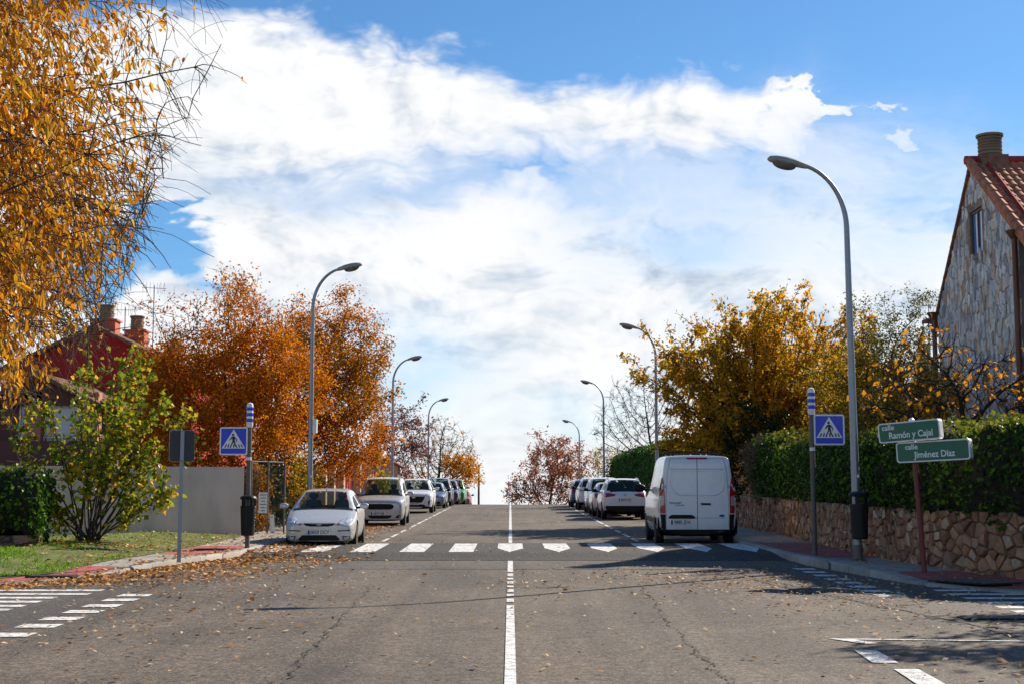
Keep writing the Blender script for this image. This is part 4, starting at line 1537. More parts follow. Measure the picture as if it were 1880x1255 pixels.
c.plate('5218 HBR', 0, .42)
c.mirrors(-.85, 1.15, P['white'], 1.1)
slope_rx(c)
c = Car('white off roader with dark rear glass parked before the blue car', 'car', place(4.52, 76.2, 4.3, -1), PI, P['white'], 4.3, 1.82, 1.72, 1.1, 1.10, 1.8, 4.0, 4.2, 1.1, .98, 1.04, GR_, 2.6, .85, .34, .24, .70, cladding=True)
rear_details(c, [(.40, 1.06), (.85, 1.08), (.86, .98), (.45, .97)], [(-.62, 1.52), (.62, 1.52), (.72, 1.16), (-.72, 1.16)], .82, '6670 JCK', black=.40)
slope_rx(c)
c = Car('dark blue car, farthest of the right row by the crest', 'car', place(4.36, 82.6, 4.1, -1), PI, P['blue'], 4.1, 1.76, 1.6, 1.05, 1.04, 1.75, 3.7, 4.0, 1.04, .88, .96, GR_, 2.55, .82, .32, .2, .68)
rear_details(c, [(.50, 1.02), (.80, 1.04), (.82, .86), (.60, .86)], [(-.60, 1.45), (.60, 1.45), (.70, 1.12), (-.70, 1.12)], .72, '2904 KLV', black=.40)
slope_rx(c)

#@@PLANTS
# ------------------------------------------------------------------ plants
def unit(a):
    return a / np.maximum(1e-9, np.linalg.norm(a, axis=-1, keepdims=True))


def leaves(name, pts, axis, size, mat, parent, rng, spread=.6, droop=.3, width=.5, svar=.35, fold=.15, oval=False):
    """one small folded blade per point"""
    n = len(pts)
    r = rng.normal(size=(n, 3))
    a = unit(axis * (1 - spread) + r * spread + np.array([0, 0, -droop]))
    q = rng.normal(size=(n, 3))
    b = unit(np.cross(a, q))
    nn = np.cross(a, b)
    s = (size * np.exp(rng.normal(size=n) * svar * .6))[:, None]
    if oval:
        cur = nn * s * rng.normal(size=(n, 1)) * .18
        q1 = pts + a * s * .28 + nn * s * fold * .8
        q2 = pts + a * s * .68 + nn * s * fold + cur * .5
        tip = pts + a * s + cur
        w1, w2 = b * s * width * .46, b * s * width * .40
        v = np.stack([pts, q1 + w1, q2 + w2, tip, q2 - w2, q1 - w1], 1).reshape(-1, 3)
        k = np.arange(n)[:, None] * 6
        f = np.concatenate([k + np.array([[0, 1, 2, 3]]), k + np.array([[0, 3, 4, 5]])])
        return npmesh(name, v, f, mat, parent)
    mid = pts + a * s * .45 + nn * s * fold
    v = np.stack([pts, mid + b * s * width * .5, pts + a * s, mid - b * s * width * .5], 1).reshape(-1, 3)
    f = np.arange(4 * n).reshape(n, 4)
    return npmesh(name, v, f, mat, parent)


def colonise(att, trunk, step, di, dk, rng, iters=90, up=.1, wob=.25):
    nodes = [np.array(p, float) for p in trunk]
    par = [i - 1 for i in range(len(nodes))]
    att = att.copy()
    bd = np.full(len(att), 1e9)
    bi = np.zeros(len(att), int)

    def upd(k0):
        for k in range(k0, len(nodes)):
            d = np.linalg.norm(att - nodes[k], axis=1)
            m = d < bd
            bd[m] = d[m]
            bi[m] = k
    upd(0)
    seen = set()
    for it in range(iters):
        if len(att) == 0:
            break
        k0 = len(nodes)
        use = bd < di if it > 25 else bd < 1e8
        idx = np.nonzero(use)[0]
        if len(idx) == 0:
            break
        dirs = unit(att[idx] - np.array(nodes)[bi[idx]])
        own = bi[idx]
        for k in np.unique(own):
            d = dirs[own == k].sum(0) + np.array([0, 0, up]) + rng.normal(size=3) * wob
            d = d / max(1e-6, np.linalg.norm(d))
            p = nodes[k] + d * step
            key = (k, tuple(np.round(p / (step * .3)).astype(int)))
            if key in seen:
                continue
            seen.add(key)
            nodes.append(p)
            par.append(k)
        if len(nodes) == k0 or len(nodes) > 9000:
            break
        upd(k0)
        keep = bd > dk
        att, bd, bi = att[keep], bd[keep], bi[keep]
    return np.array(nodes), np.array(par)


def radii(nodes, par, tip, p=2.3):
    n = len(nodes)
    r = np.zeros(n)
    ch = np.bincount(par[par >= 0], minlength=n)
    for i in range(n - 1, -1, -1):
        if ch[i] == 0:
            r[i] += tip ** p
        if par[i] >= 0:
            r[par[i]] += r[i]
    return r ** (1 / p), ch


def skin(name, nodes, par, rad, mat, parent, thin=.02):
    """branches: prisms along every edge, more sides where thick"""
    idx = np.nonzero(par >= 0)[0]
    V, Fs = [], []
    base = 0
    for sides, sel in ((4, idx[rad[idx] < thin]), (8, idx[rad[idx] >= thin])):
        if len(sel) == 0:
            continue
        a, b = nodes[par[sel]], nodes[sel]
        ra, rb = np.minimum(rad[par[sel]], rad[sel] * 1.5), rad[sel]
        t = unit(b - a)
        ref = np.where(np.abs(t[:, 2:3]) > .8, np.array([[1., 0, 0]]), np.array([[0, 0, 1.]]))
        x = unit(np.cross(t, ref))
        y = np.cross(t, x)
        an = np.arange(sides) * 2 * PI / sides
        ring = np.cos(an)[None, :, None] * x[:, None] + np.sin(an)[None, :, None] * y[:, None]
        ext = t * np.minimum(rb * .5, .03)[:, None]
        v = np.stack([a[:, None] - ext[:, None] + ring * ra[:, None, None], b[:, None] + ext[:, None] + ring * rb[:, None, None]], 1)
        m = len(sel)
        v = v.reshape(-1, 3)
        k = np.arange(sides)
        k2 = (k + 1) % sides
        q = np.stack([k, k2, k2 + sides, k + sides], 1)
        f = (q[None] + (np.arange(m) * 2 * sides)[:, None, None]).reshape(-1, 4) + base
        V.append(v)
        Fs.append(f)
        base += len(v)
    return npmesh(name, np.concatenate(V), np.concatenate(Fs), mat, parent, smooth=True)


def crown_points(rng, ells, n, clump=0, cs=.35):
    """points in a union of ellipsoids (cx,cy,cz,rx,ry,rz); gathered in clumps so that gaps stay open"""
    tot = np.array([e[3] * e[4] * e[5] for e in ells])
    pr = tot / tot.sum()

    def samp(k):
        ei = rng.choice(len(ells), k, p=pr)
        d = unit(rng.normal(size=(k, 3))) * (rng.random((k, 1)) ** .42)
        E = np.array(ells)
        return E[ei, :3] + d * E[ei, 3:6]
    if not clump:
        return samp(n)
    c = samp(clump)
    return c[rng.integers(0, clump, n)] + rng.normal(size=(n, 3)) * cs


def tree(name, label, base, ells, seed, leaf=None, bark='bark', n_att=500, step=.28, dk=.34, tip=.006, n_leaf=8000, size=.09, trunk_h=1.6, clump=0, cs=.4, group=None, cat='tree', lean=(0, 0), leaf_filter=None,
         spread=.6, droop=.35, stems=1, width=.55, jit=.16, thr=3.2, p=2.3, up=.1, twigs=0, leaf2=None, wob=.25, rmax=None):
    rng = np.random.default_rng(seed)
    bx, by, bz = base
    t = thing(name, label, cat, base, 0, group)
    att = crown_points(rng, ells, n_att, clump, cs) - np.array(base)
    att[:, 2] = np.maximum(att[:, 2], .25)
    tr = [(lean[0] * k / 6 * trunk_h, lean[1] * k / 6 * trunk_h, trunk_h * k / 6) for k in range(7)]
    nodes, par = colonise(att, tr, step, 9, dk, rng, up=up, wob=wob)
    rad, ch = radii(nodes, par, tip, p)
    if rmax:
        rad = np.where(rad > rmax, rmax * (rad / rmax) ** .35, rad)
    if twigs:
        ends = np.nonzero(rad < tip * 2.6)[0]
        pick = rng.choice(ends, twigs)
        d = unit(nodes[pick] - nodes[np.maximum(par[pick], 0)])
        d = unit(d + rng.normal(size=d.shape) * .55 + np.array([0, 0, .15]))
        ln = step * rng.uniform(.7, 1.8, (twigs, 1))
        mid = nodes[pick] + d * ln * .5
        end = mid + unit(d + rng.normal(size=d.shape) * .3) * ln * .5
        n0 = len(nodes)
        nodes = np.concatenate([nodes, mid, end])
        par = np.concatenate([par, pick, np.arange(n0, n0 + twigs)])
        rad = np.concatenate([rad, np.full(twigs, tip * .75), np.full(twigs, tip * .5)])
    skin('trunk', nodes, par, rad, M[bark], t)
    if leaf and n_leaf:
        thin = np.nonzero((rad < tip * thr) & (par >= 0))[0]
        if leaf_filter:
            w = np.array([leaf_filter(*(q + np.array(base))) for q in nodes[thin]])
            w = w / w.sum()
        else:
            w = None
        k = rng.choice(thin, n_leaf, p=w)
        s = rng.random((n_leaf, 1))
        pts = nodes[par[k]] * (1 - s) + nodes[k] * s + rng.normal(size=(n_leaf, 3)) * jit
        ax = unit(nodes[k] - nodes[par[k]])
        if leaf2:
            m2 = np.array([leaf2[1](*(q + np.array(base))) for q in pts]) > rng.random(n_leaf)
            leaves('foliage', pts[m2], ax[m2], size, LEAF[leaf2[0]], t, rng, spread, droop, width)
            pts, ax = pts[~m2], ax[~m2]
        leaves('crown', pts, ax, size, LEAF[leaf], t, rng, spread, droop, width)
    return t


def shoots(name, label, base, seed, spec, leaf, bark, cat, size, n_leaf, rad0=.03, droop=.35, spread=.55, width=.6, jit=.05, group=None, start=.15, leafpow=1.0, side=6, side_len=.45, leaf2=None):
    """many stems from one base; spec yields (start point, direction, length, bend)"""
    rng = np.random.default_rng(seed)
    t = thing(name, label, cat, base, 0, group)
    nodes, par, rad = [np.zeros(3)], [-1], [rad0 * 1.6]
    lp, la = [], []
    for st, d, ln, bend in spec(rng):
        p = np.array(st, float)
        d = np.array(d, float)
        d /= np.linalg.norm(d)
        if np.linalg.norm(p) > .25:
            prev = None
            nodes.append(p.copy()); par.append(-1); rad.append(rad0)
            prev = len(nodes) - 1
        else:
            nodes.append(p.copy()); par.append(-1); rad.append(rad0)
            prev = len(nodes) - 1
        seg = max(5, int(ln / .16))
        for k in range(1, seg + 1):
            d = d + np.array(bend) / seg + rng.normal(size=3) * .055
            d /= np.linalg.norm(d)
            p = p + d * ln / seg
            f = k / seg
            nodes.append(p.copy()); par.append(prev); rad.append(rad0 * (1 - .85 * f) + .003)
            prev = len(nodes) - 1
            if f > start:
                lp.append(p.copy()); la.append(d.copy())
                if rng.random() < side / seg:
                    q, e = p.copy(), unit(d * .6 + unit(rng.normal(size=3)) * .9 + np.array([0, 0, .1]))
                    pv = prev
                    sl_ = side_len * rng.uniform(.5, 1.4) * (1.1 - .5 * f)
                    for m in range(4):
                        e = unit(e + np.array(bend) * .12 + rng.normal(size=3) * .1)
                        q = q + e * sl_ / 4
                        nodes.append(q.copy()); par.append(pv); rad.append(max(.003, rad0 * .35 * (1 - m / 4)))
                        pv = len(nodes) - 1
                        lp.append(q.copy()); la.append(e.copy())
                        lp.append(q.copy()); la.append(e.copy())
    nodes, par, rad = np.array(nodes), np.array(par), np.array(rad)
    skin('stems', nodes, par, rad, M[bark], t)
    lp, la = np.array(lp), np.array(la)
    k = rng.integers(0, len(lp), n_leaf)
    pts = lp[k] + rng.normal(size=(n_leaf, 3)) * jit
    if leaf2:
        m2 = np.array([leaf2[1](*(q + np.array(base))) for q in pts]) > rng.random(n_leaf)
        leaves('foliage', pts[m2], la[k][m2], size, LEAF[leaf2[0]], t, rng, spread, droop, width)
        pts, k = pts[~m2], k[~m2]
    leaves('crown', pts, la[k], size, LEAF[leaf], t, rng, spread, droop, width)
    return t


def gb(x, y): return (x, y, zr(y) + .1)


# --- left: orange trees behind the fence
tree('street_tree', 'large orange leaved tree standing behind the grey wall and wire fence', gb(-9.2, 47.5),
     [(-9.5, 47.5, 6.1, 2.5, 2.2, 3.0), (-8.3, 46.8, 4.3, 2.2, 1.8, 2.3), (-11.0, 47.6, 4.8, 1.9, 1.8, 2.6), (-7.5, 46.8, 5.8, 1.2, 1.3, 2.4), (-8.6, 46.2, 2.6, 1.8, 1.2, 1.1), (-8.9, 47.3, 7.9, 1.4, 1.2, 1.2), (-7.6, 47.0, 6.9, 1.3, 1.2, 1.5), (-10.4, 47.3, 7.5, 1.7, 1.4, 1.2), (-11.6, 47.3, 6.6, 1.2, 1.2, 1.3)], 1, 'orange', 'bark_dark', 1100, .26, .28, .006,
     56000, .105, 1.5, 150, .42, twigs=2200, group='orange trees on the left side', jit=.17, leaf_filter=lambda x, y, z: (.10 if x < -9.6 else .35) if z > 7.6 else (.28 if z > 6.8 and x < -10.0 else 1))
tree('street_tree', 'orange and olive brown tree leaning over the pavement beside the second left lamp', gb(-7.9, 55),
     [(-7.0, 55, 6.8, 2.0, 2.0, 3.1), (-6.25, 54.6, 5.8, 1.6, 1.6, 2.5), (-7.6, 54, 4.2, 1.8, 1.5, 1.9), (-6.0, 54.4, 7.2, 1.2, 1.3, 1.4), (-6.5, 54, 3.4, 1.4, 1.2, .8)], 2, 'brown', 'bark_dark', 1000, .26, .28, .006,
     42000, .105, 1.8, 130, .42, twigs=1100, group='orange trees on the left side', jit=.16, leaf2=('orange', lambda x, y, z: .9 if z < 5.0 else (.75 if z > 8.2 else .25)))
tree('shrub', 'dark evergreen shrub filling the gap behind the nearest silver hatchback', gb(-7.6, 44.0), [(-7.5, 44, 1.9, .75, .9, 1.2), (-7.6, 45, 2.4, .7, .8, 1.0)], 3, 'dark', 'bark_dark', 260, .2, .2, .005, 6500, .09, .3, cat='shrub', jit=.1)
tree('shrub', 'russet shrub with dry orange leaves at the foot of the wire fence', gb(-7.35, 42.2), [(-7.4, 42.2, 1.3, .42, .6, 1.2), (-7.5, 42.6, 2.4, .5, .6, .8)], 4, 'brown', 'bark', 220, .18, .18, .004, 3600, .08, .2, cat='shrub', jit=.08)
tree('shrub', 'olive and orange shrub behind the first left lamp post', gb(-7.6, 50.5), [(-7.5, 50.5, 2.5, .6, 1.0, 1.0), (-7.4, 52, 2.8, .5, 1.0, .8)], 5, 'olivegold', 'bark', 220, .22, .22, .005, 3000, .1, .3, cat='shrub', jit=.1)
tree('street_tree', 'small purple leaved tree beyond the second left lamp', gb(-7.6, 93), [(-7.3, 93, 5.9, 2.0, 2.0, 2.1), (-8.6, 93, 5.2, 1.4, 1.5, 1.4)], 6, 'purple', 'bark_dark', 420, .34, .36, .010, 4200, .16, 1.6, 30, .5, twigs=900, jit=.15)
tree('street_tree', 'half bare spreading tree with yellow leaves low on its right side', gb(-6.6, 128), [(-6.2, 128, 6.6, 3.6, 2.6, 3.0), (-4.6, 128, 5.0, 2.3, 2.0, 1.9), (-7.8, 128, 5.6, 2.2, 2.0, 2.4)], 7, 'yellow', 'bark_dark', 900, .36, .34, .013, 3200, .22, 1.2, 0, .5,
     twigs=1300, jit=.18, rmax=.16, leaf_filter=lambda x, y, z: (1. if x > -6.0 and z < 6.3 else .04) + (.5 if x < -7.6 and z < 5 else 0))
tree('shrub', 'bright light green bush behind the silver people carrier', gb(-6.9, 78), [(-6.9, 78, 2.9, .65, .9, .75)], 8, 'green', 'bark', 160, .2, .22, .005, 1700, .11, .4, cat='shrub', jit=.1)
tree('shrub', 'olive brown bush between the pale gate pillars on the left', gb(-7.7, 74), [(-7.6, 74, 3.4, .6, 1.0, 1.0)], 9, 'olivegold', 'bark', 160, .22, .24, .005, 1500, .11, .5, cat='shrub', jit=.1)
tree('shrub', 'reddish bush under the purple tree on the left', gb(-7.2, 88), [(-7.0, 88, 3.3, .8, 1.0, .9)], 31, 'purple', 'bark', 160, .24, .26, .006, 1200, .12, .5, cat='shrub', jit=.12)


# --- left: multi stemmed green shrub in front of the wall
def sh_spec(rng):
    for k in range(15):
        a = rng.uniform(0, 2 * PI)
        out = abs(rng.normal(0, .42)) + .10
        yield (rng.normal(0, .12), rng.normal(0, .12), .02), (math.cos(a) * out, math.sin(a) * out * .8, 1), rng.uniform(2.6, 4.2), (math.cos(a) * .15, 0, .15)
    for k in range(6):
        a = rng.choice([0., .3, -.3, PI, PI + .3])
        yield (rng.normal(0, .1), rng.normal(0, .1), .02), (math.cos(a) * .75, math.sin(a) * .5, .72), rng.uniform(1.5, 2.3), (math.cos(a) * .3, 0, .05)
    for k in range(5):
        yield (rng.normal(0, .1), rng.normal(0, .1), .02), (rng.uniform(.22, .38), rng.normal(0, .1), 1), rng.uniform(4.2, 5.0), (-.08, 0, .1)
    for k in range(3):
        yield (rng.normal(0, .1), rng.normal(0, .1), .02), (rng.uniform(.5, .62), rng.normal(0, .1), 1), rng.uniform(3.2, 3.7), (.12, 0, .05)


shoots('shrub', 'tall multi stemmed shrub with green and yellow leaves in front of the grey wall', (-9.35, 31.9, zr(31.9) + .25), 21, sh_spec, 'green', 'bark', 'shrub', .12, 4300, .020, .5, .6, .95, .09, side=8, side_len=.5, start=.36)

# --- right: golden tree of upright shoots
def gold_spec(rng):
    for k in range(125):
        a = rng.uniform(0, 2 * PI)
        r = rng.uniform(0, .9) ** .6
        o = r * 1.05
        s = (math.cos(a) * r * .8, math.sin(a) * r * .8, 2.3 + rng.uniform(-.3, .5))
        yield s, (math.cos(a) * o, math.sin(a) * o * .8, 1.15 - .45 * r), rng.uniform(4.4, 6.2) * (1 - .10 * r), (math.cos(a) * .25, 0, .30)
    for k in range(60):
        a = rng.uniform(0, 2 * PI)
        s = (math.cos(a) * .7, math.sin(a) * .7, 2.2)
        yield s, (math.cos(a), math.sin(a) * .8, .42), rng.uniform(2.4, 3.9), (math.cos(a) * .2, 0, .18 - rng.uniform(0, .5))
    for k in range(10):
        yield (0, 0, 0), (rng.normal(0, .16), rng.normal(0, .16), 1), 2.5, (0, 0, 0)


shoots('street_tree', 'broad golden tree with upright shoots rising above the ivy hedge', gb(9.1, 50.5), 22, gold_spec, 'gold', 'bark_dark', 'tree', .135, 74000, .034, .45, .55, .55, .09, side=7, side_len=.7, start=.18,
       leaf2=('olivegold', lambda x, y, z: .6 if x < 8.0 else (.35 if z > 7.8 else .18)))
tree('shrub', 'dark evergreen bush below the golden tree, behind the van roof', gb(8.0, 47), [(7.9, 47, 3.9, 1.1, 1.0, 1.4), (8.7, 46.5, 3.4, 1.0, 1.0, 1.4), (7.7, 47.5, 2.6, .9, 1.0, 1.4)], 10, 'dark', 'bark_dark', 320, .22, .22, .006, 9000, .10, .8, cat='shrub', jit=.12)
tree('shrub', 'dry brown bush of bare twigs at the end of the ivy hedge', gb(7.75, 43.2), [(7.6, 43.2, 3.2, .6, .8, .8), (7.7, 43, 2.4, .5, .8, .8)], 11, 'drybrown', 'twig_pale', 420, .14, .13, .004, 1500, .07, .5, cat='shrub', twigs=1500, jit=.06)
tree('street_tree', 'tall bare tree without leaves behind the second right lamp', gb(8.6, 85), [(8.0, 85, 7.2, 2.7, 2.2, 3.0), (6.4, 85, 6.4, 1.8, 1.6, 2.2), (9.6, 85, 6.6, 1.8, 1.8, 2.6)], 12, None, 'twig_dark', 950, .30, .30, .0085, 0, .1, 2.2, twigs=1500, rmax=.13)
tree('shrub', 'yellow and orange bush beside the white van, behind the lamp post', gb(7.75, 61), [(7.5, 61, 3.2, .95, 1.2, 1.4), (7.3, 64, 2.9, .8, 1.2, 1.2), (7.9, 58, 2.7, .9, 1.4, 1.3)], 13, 'yellowgreen', 'bark', 330, .24, .24, .006, 6500, .11, .5, cat='shrub', jit=.13)
tree('street_tree', 'olive brown tree between the bare tree and the rust coloured tree', gb(7.4, 104), [(7.0, 104, 4.3, 1.6, 1.6, 1.9), (8.5, 104, 4.6, 1.3, 1.4, 1.6)], 14, 'olivegold', 'bark', 300, .32, .34, .008, 2800, .13, .8, jit=.18, twigs=400)
tree('street_tree', 'rust coloured tree with open crown beyond the crest of the street', (4.6, 170, zr(170)), [(4.6, 170, 6.6, 3.3, 3.2, 4.2), (2.0, 170, 3.6, 2.4, 2.2, 3.2), (7.4, 170, 5.6, 2.6, 2.6, 4.0), (5.0, 170, 2.6, 4.6, 2.4, 3.0)], 15, 'rust', 'bark', 900, .50, .50, .017, 9000, .27, 1.6, 70, .65, jit=.24, twigs=900)
tree('street_tree', 'thin olive leaved tree rising behind the hedge beside the stone house', gb(12.3, 46), [(12.2, 46, 6.6, 1.5, 1.4, 1.9), (13.3, 46, 7.3, .9, 1.0, 1.0), (11.3, 46, 5.4, 1.2, 1.2, 1.2)], 16, 'olive', 'bark', 560, .24, .26, .006, 9000, .085, 1.6, 34, .42, jit=.12, twigs=400)
tree('shrub', 'mass of brown twigs and olive leaves between lamp and street name sign', gb(9.7, 35.5), [(9.4, 35.5, 3.6, 1.6, 1.0, 1.1), (8.6, 36.5, 3.4, 1.2, 1.0, 1.0), (9.4, 38.5, 4.8, 1.9, 1.2, 1.4), (11.0, 38.5, 4.4, 1.6, 1.2, 1.5)], 17, 'olivegold', 'bark_dark', 900, .18, .18, .005, 15000, .09, .8, cat='shrub', jit=.1, twigs=1500)
tree('fruit_tree', 'dark bare branched tree with sparse large orange leaves before the stone house', gb(9.8, 30.6), [(9.2, 30.5, 4.3, 1.5, .9, 1.0), (10.6, 30.5, 4.2, 1.3, .9, .9), (8.1, 30.2, 3.7, 1.0, .8, .8), (11.4, 30.5, 3.9, 1.0, .8, 1.0), (9.1, 30.4, 5.2, .7, .6, .6)], 18, 'yellow', 'bark_dark', 620, .22, .22, .009, 520, .13, 1.7,
     cat='tree', jit=.05, twigs=800, droop=.9, spread=.4, width=.7, wob=.5)

# unseen tree, added beyond the right edge to shade the near right street
tree('added_shade_tree', 'unseen full crowned tree added beyond the right edge to shade the near street', gb(14.4, 22.2), [(13.9, 22.0, 6.4, 2.6, 2.4, 2.6), (15.6, 22.0, 5.6, 2.0, 2.0, 2.0), (12.9, 21.0, 5.4, 1.6, 1.6, 1.5)], 19, 'gold', 'bark_dark', 420, .34, .36, .008, 20000, .16, 2.2, 50, .5, jit=.2)

# --- hedges
def hedge(name, label, path, seed, leaf, n, size, th, hz_, hb, cat='hedge', leaf_top=None, rough=.10, core='dark', over=.0):
    """clipped hedge along a path: dark twiggy core and a skin of leaves; hz_/hb give top and bottom over the ground"""
    rng = np.random.default_rng(seed)
    t = thing(name, label, cat, (path[0][0], path[0][1], 0))
    o = np.array([path[0][0], path[0][1], 0])
    pts = []
    for a, b in zip(path[:-1], path[1:]):
        k = max(1, int(math.dist(a, b) / .5))
        pts += [(a[0] + (b[0] - a[0]) * i / k, a[1] + (b[1] - a[1]) * i / k) for i in range(k)]
    pts.append(path[-1])
    P2 = np.array(pts)
    tg = unit(np.gradient(P2, axis=0))
    nr = np.stack([tg[:, 1], -tg[:, 0]], 1)          # face side
    cum = np.concatenate([[0], np.cumsum(np.linalg.norm(np.diff(P2, axis=0), axis=1))])

    def surf(s, q, j=0.):
        """s along, q in 0..1: up the face then over the top"""
        x = np.interp(s, cum, P2[:, 0]); y = np.interp(s, cum, P2[:, 1])
        nx = np.interp(s, cum, nr[:, 0]); ny = np.interp(s, cum, nr[:, 1])
        h1 = np.array([hz_(a, b) for a, b in zip(x, y)]); h0 = np.array([hb(a, b) for a, b in zip(x, y)])
        h0 = h0 + .14 * np.sin(s * 2.1) + .10 * np.sin(s * 5.3 + 1)
        h1 = h1 + .05 * np.sin(s * 1.7 + 2) + .04 * np.sin(s * 4.1)
        up = np.clip(q / .62, 0, 1); ov = np.clip((q - .62) / .38, 0, 1)
        bul = .16 * np.sin(up * PI) + .07 * np.sin(s * 3.1 + up * 5) + .05 * np.sin(s * 7.7 - up * 9) + over * (1 - up)
        off = bul * (1 - ov) - ov * th
        zz = h0 + (h1 - h0) * up + .06 * np.sin(ov * PI) + .03 * np.sin(s * 9 + ov * 7)
        g = np.array([zr(b) for b in y])
        return np.stack([x + nx * (off + j), y + ny * (off + j), g + zz + j * ov], 1), np.stack([nx * (1 - ov) , ny * (1 - ov), .25 + ov], 1)
    ns, nq = max(4, int(cum[-1] / .3)), 12
    ss, qq = np.meshgrid(np.linspace(0, cum[-1], ns), np.linspace(0, 1, nq), indexing='ij')
    v, _ = surf(ss.ravel(), qq.ravel(), -.10)
    # close the back
    vb = v.reshape(ns, nq, 3)[:, -1].copy()
    vb[:, 2] = [zr(y_) + .3 for y_ in vb[:, 1]]
    vv = np.concatenate([v.reshape(ns, nq, 3), vb[:, None]], 1)
    m = nq + 1
    f = np.array([(i * m + k, i * m + k + 1, (i + 1) * m + k + 1, (i + 1) * m + k) for i in range(ns - 1) for k in range(m - 1)])
    npmesh('stems', vv.reshape(-1, 3) - o, f, M['bark_dark'], t, True)
    s = rng.random(n) * cum[-1]
    q = rng.random(n) ** .9
    top = q > .60
    p, nn = surf(s, q, 0.)
    # the two cut ends are leafy as well
    ne = int(n * min(.3, 1.3 / cum[-1]))
    for e in (0, 1):
        k0 = slice(e * ne, (e + 1) * ne)
        sl_, _ = surf(np.full(ne, cum[-1] * e), rng.random(ne) * .62, 0.)
        dep = rng.random(ne)[:, None] * (th + .1)
        nx_ = nr[-1 if e else 0]
        p[k0] = sl_ - np.array([nx_[0], nx_[1], 0]) * dep
        tg_ = tg[-1 if e else 0] * (1 if e else -1)
        nn[k0] = np.array([tg_[0], tg_[1], .2])
        top[k0] = False
    p = p + rng.normal(size=(n, 3)) * rough * .5
    nn = unit(nn)
    # leaves hang with their faces outward
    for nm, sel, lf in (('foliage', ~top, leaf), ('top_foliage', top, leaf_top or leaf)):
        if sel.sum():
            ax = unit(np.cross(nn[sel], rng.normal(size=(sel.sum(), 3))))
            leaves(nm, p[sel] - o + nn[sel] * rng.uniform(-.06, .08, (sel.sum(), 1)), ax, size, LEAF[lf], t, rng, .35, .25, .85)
    return t


WALLP = [(7.62, 62), (7.6, 52), (7.55, 44.5), (7.42, 37.8), (7.3, 30), (7.36, 27), (7.55, 25.4), (8.0, 24.2), (8.6, 23.2), (9.8, 21.9), (12, 21.0), (30, 20.6)]


def wall_along(name, label, path, th, hf_, mat, side=1, cap=None, rough=.05, cat='wall', seed=0):
    rng = random.Random(seed)
    t = thing(name, label, cat, (path[0][0], path[0][1], 0))
    ox, oy = path[0]
    pts = []
    for a, b in zip(path[:-1], path[1:]):
        k = max(1, int(math.dist(a, b) / .22))
        pts += [(a[0] + (b[0] - a[0]) * i / k, a[1] + (b[1] - a[1]) * i / k) for i in range(k)]
    pts.append(path[-1])
    rows = []
    nz = 7
    for i, p in enumerate(pts):
        q0, q1 = pts[max(0, i - 2)], pts[min(len(pts) - 1, i + 2)]
        tt = Vector((q1[0] - q0[0], q1[1] - q0[1], 0)).normalized()
        n = Vector((-tt.y, tt.x, 0)) * side
        h = hf_(*p)
        z = zr(p[1])
        r = []
        for k in range(nz):
            w = rng.uniform(-rough, rough) if 0 < k < nz - 1 else 0
            r.append(Vector((p[0] - ox, p[1] - oy, z - .1 + (h + .1) * k / (nz - 1))) + n * w * .6)
        r += [r[-1] - n * th, Vector((p[0] - ox, p[1] - oy, z - .1)) - n * th]
        rows.append(r)
    m = len(rows[0])
    vs = [v for r in rows for v in r]
    fs = [((i * m + k), (i * m + k + 1), ((i + 1) * m + k + 1), ((i + 1) * m + k)) for i in range(len(rows) - 1) for k in range(m - 1)]
    fs += [tuple(range(m - 1, -1, -1)), tuple((len(rows) - 1) * m + k for k in range(m))]
    mb = MB().add(vs, fs)
    mb.build('stonework' if 'stone' in name else 'panel', mat, t, ang=50)
    if cap:
        c = MB()
        for i in range(len(pts) - 1):
            a, b = pts[i], pts[i + 1]
            c.box(((a[0] + b[0]) / 2 - ox, (a[1] + b[1]) / 2 - oy, zr((a[1] + b[1]) / 2) + hf_(*a) + .025), (math.dist(a, b) + .002, th + .08, .05), math.atan2(b[1] - a[1], b[0] - a[0]))
        c.build('coping', cap, t, smooth=False)
    return t


sw = wall_along('stone_wall', 'long low wall of rough brown stones under the right ivy hedge', WALLP, .4, lambda x, y: 1.12 if y > 26 else 1.02, M['mortar_brown'], side=-1, rough=.03)
_P = np.array(WALLP)
_cum = np.concatenate([[0], np.cumsum(np.linalg.norm(np.diff(_P, axis=0), axis=1))])
_sm = np.linspace(0, _cum[-1], 900)
_px, _py = np.interp(_sm, _cum, _P[:, 0]), np.interp(_sm, _cum, _P[:, 1])
_tx, _ty = np.gradient(_px, _sm), np.gradient(_py, _sm)


def on_wall(s_, z_, d_):
    x, y = np.interp(s_, _sm, _px), np.interp(s_, _sm, _py)
    tx, ty = np.interp(s_, _sm, _tx), np.interp(s_, _sm, _ty)
    L = math.hypot(tx, ty)
    return (x + ty / L * d_ - WALLP[0][0], y - tx / L * d_ - WALLP[0][1], zr(y) + z_)


_r = random.Random(4)
stone_mesh(stones(52, 1.14, .21, .20, _r, None, .010, .47), on_wall, 'rubble_stones', M['wall_stone'], sw, _r, .025, .085)
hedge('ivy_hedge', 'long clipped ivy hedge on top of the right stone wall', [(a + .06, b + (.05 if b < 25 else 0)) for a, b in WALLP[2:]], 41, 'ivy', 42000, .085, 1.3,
      lambda x, y: (2.85 if y > 40 else 2.55) + (.0 if x < 8 else .1), lambda x, y: 1.12 if y > 27 else (.98 if x < 9 else .85), leaf_top='ivy_lit_top')

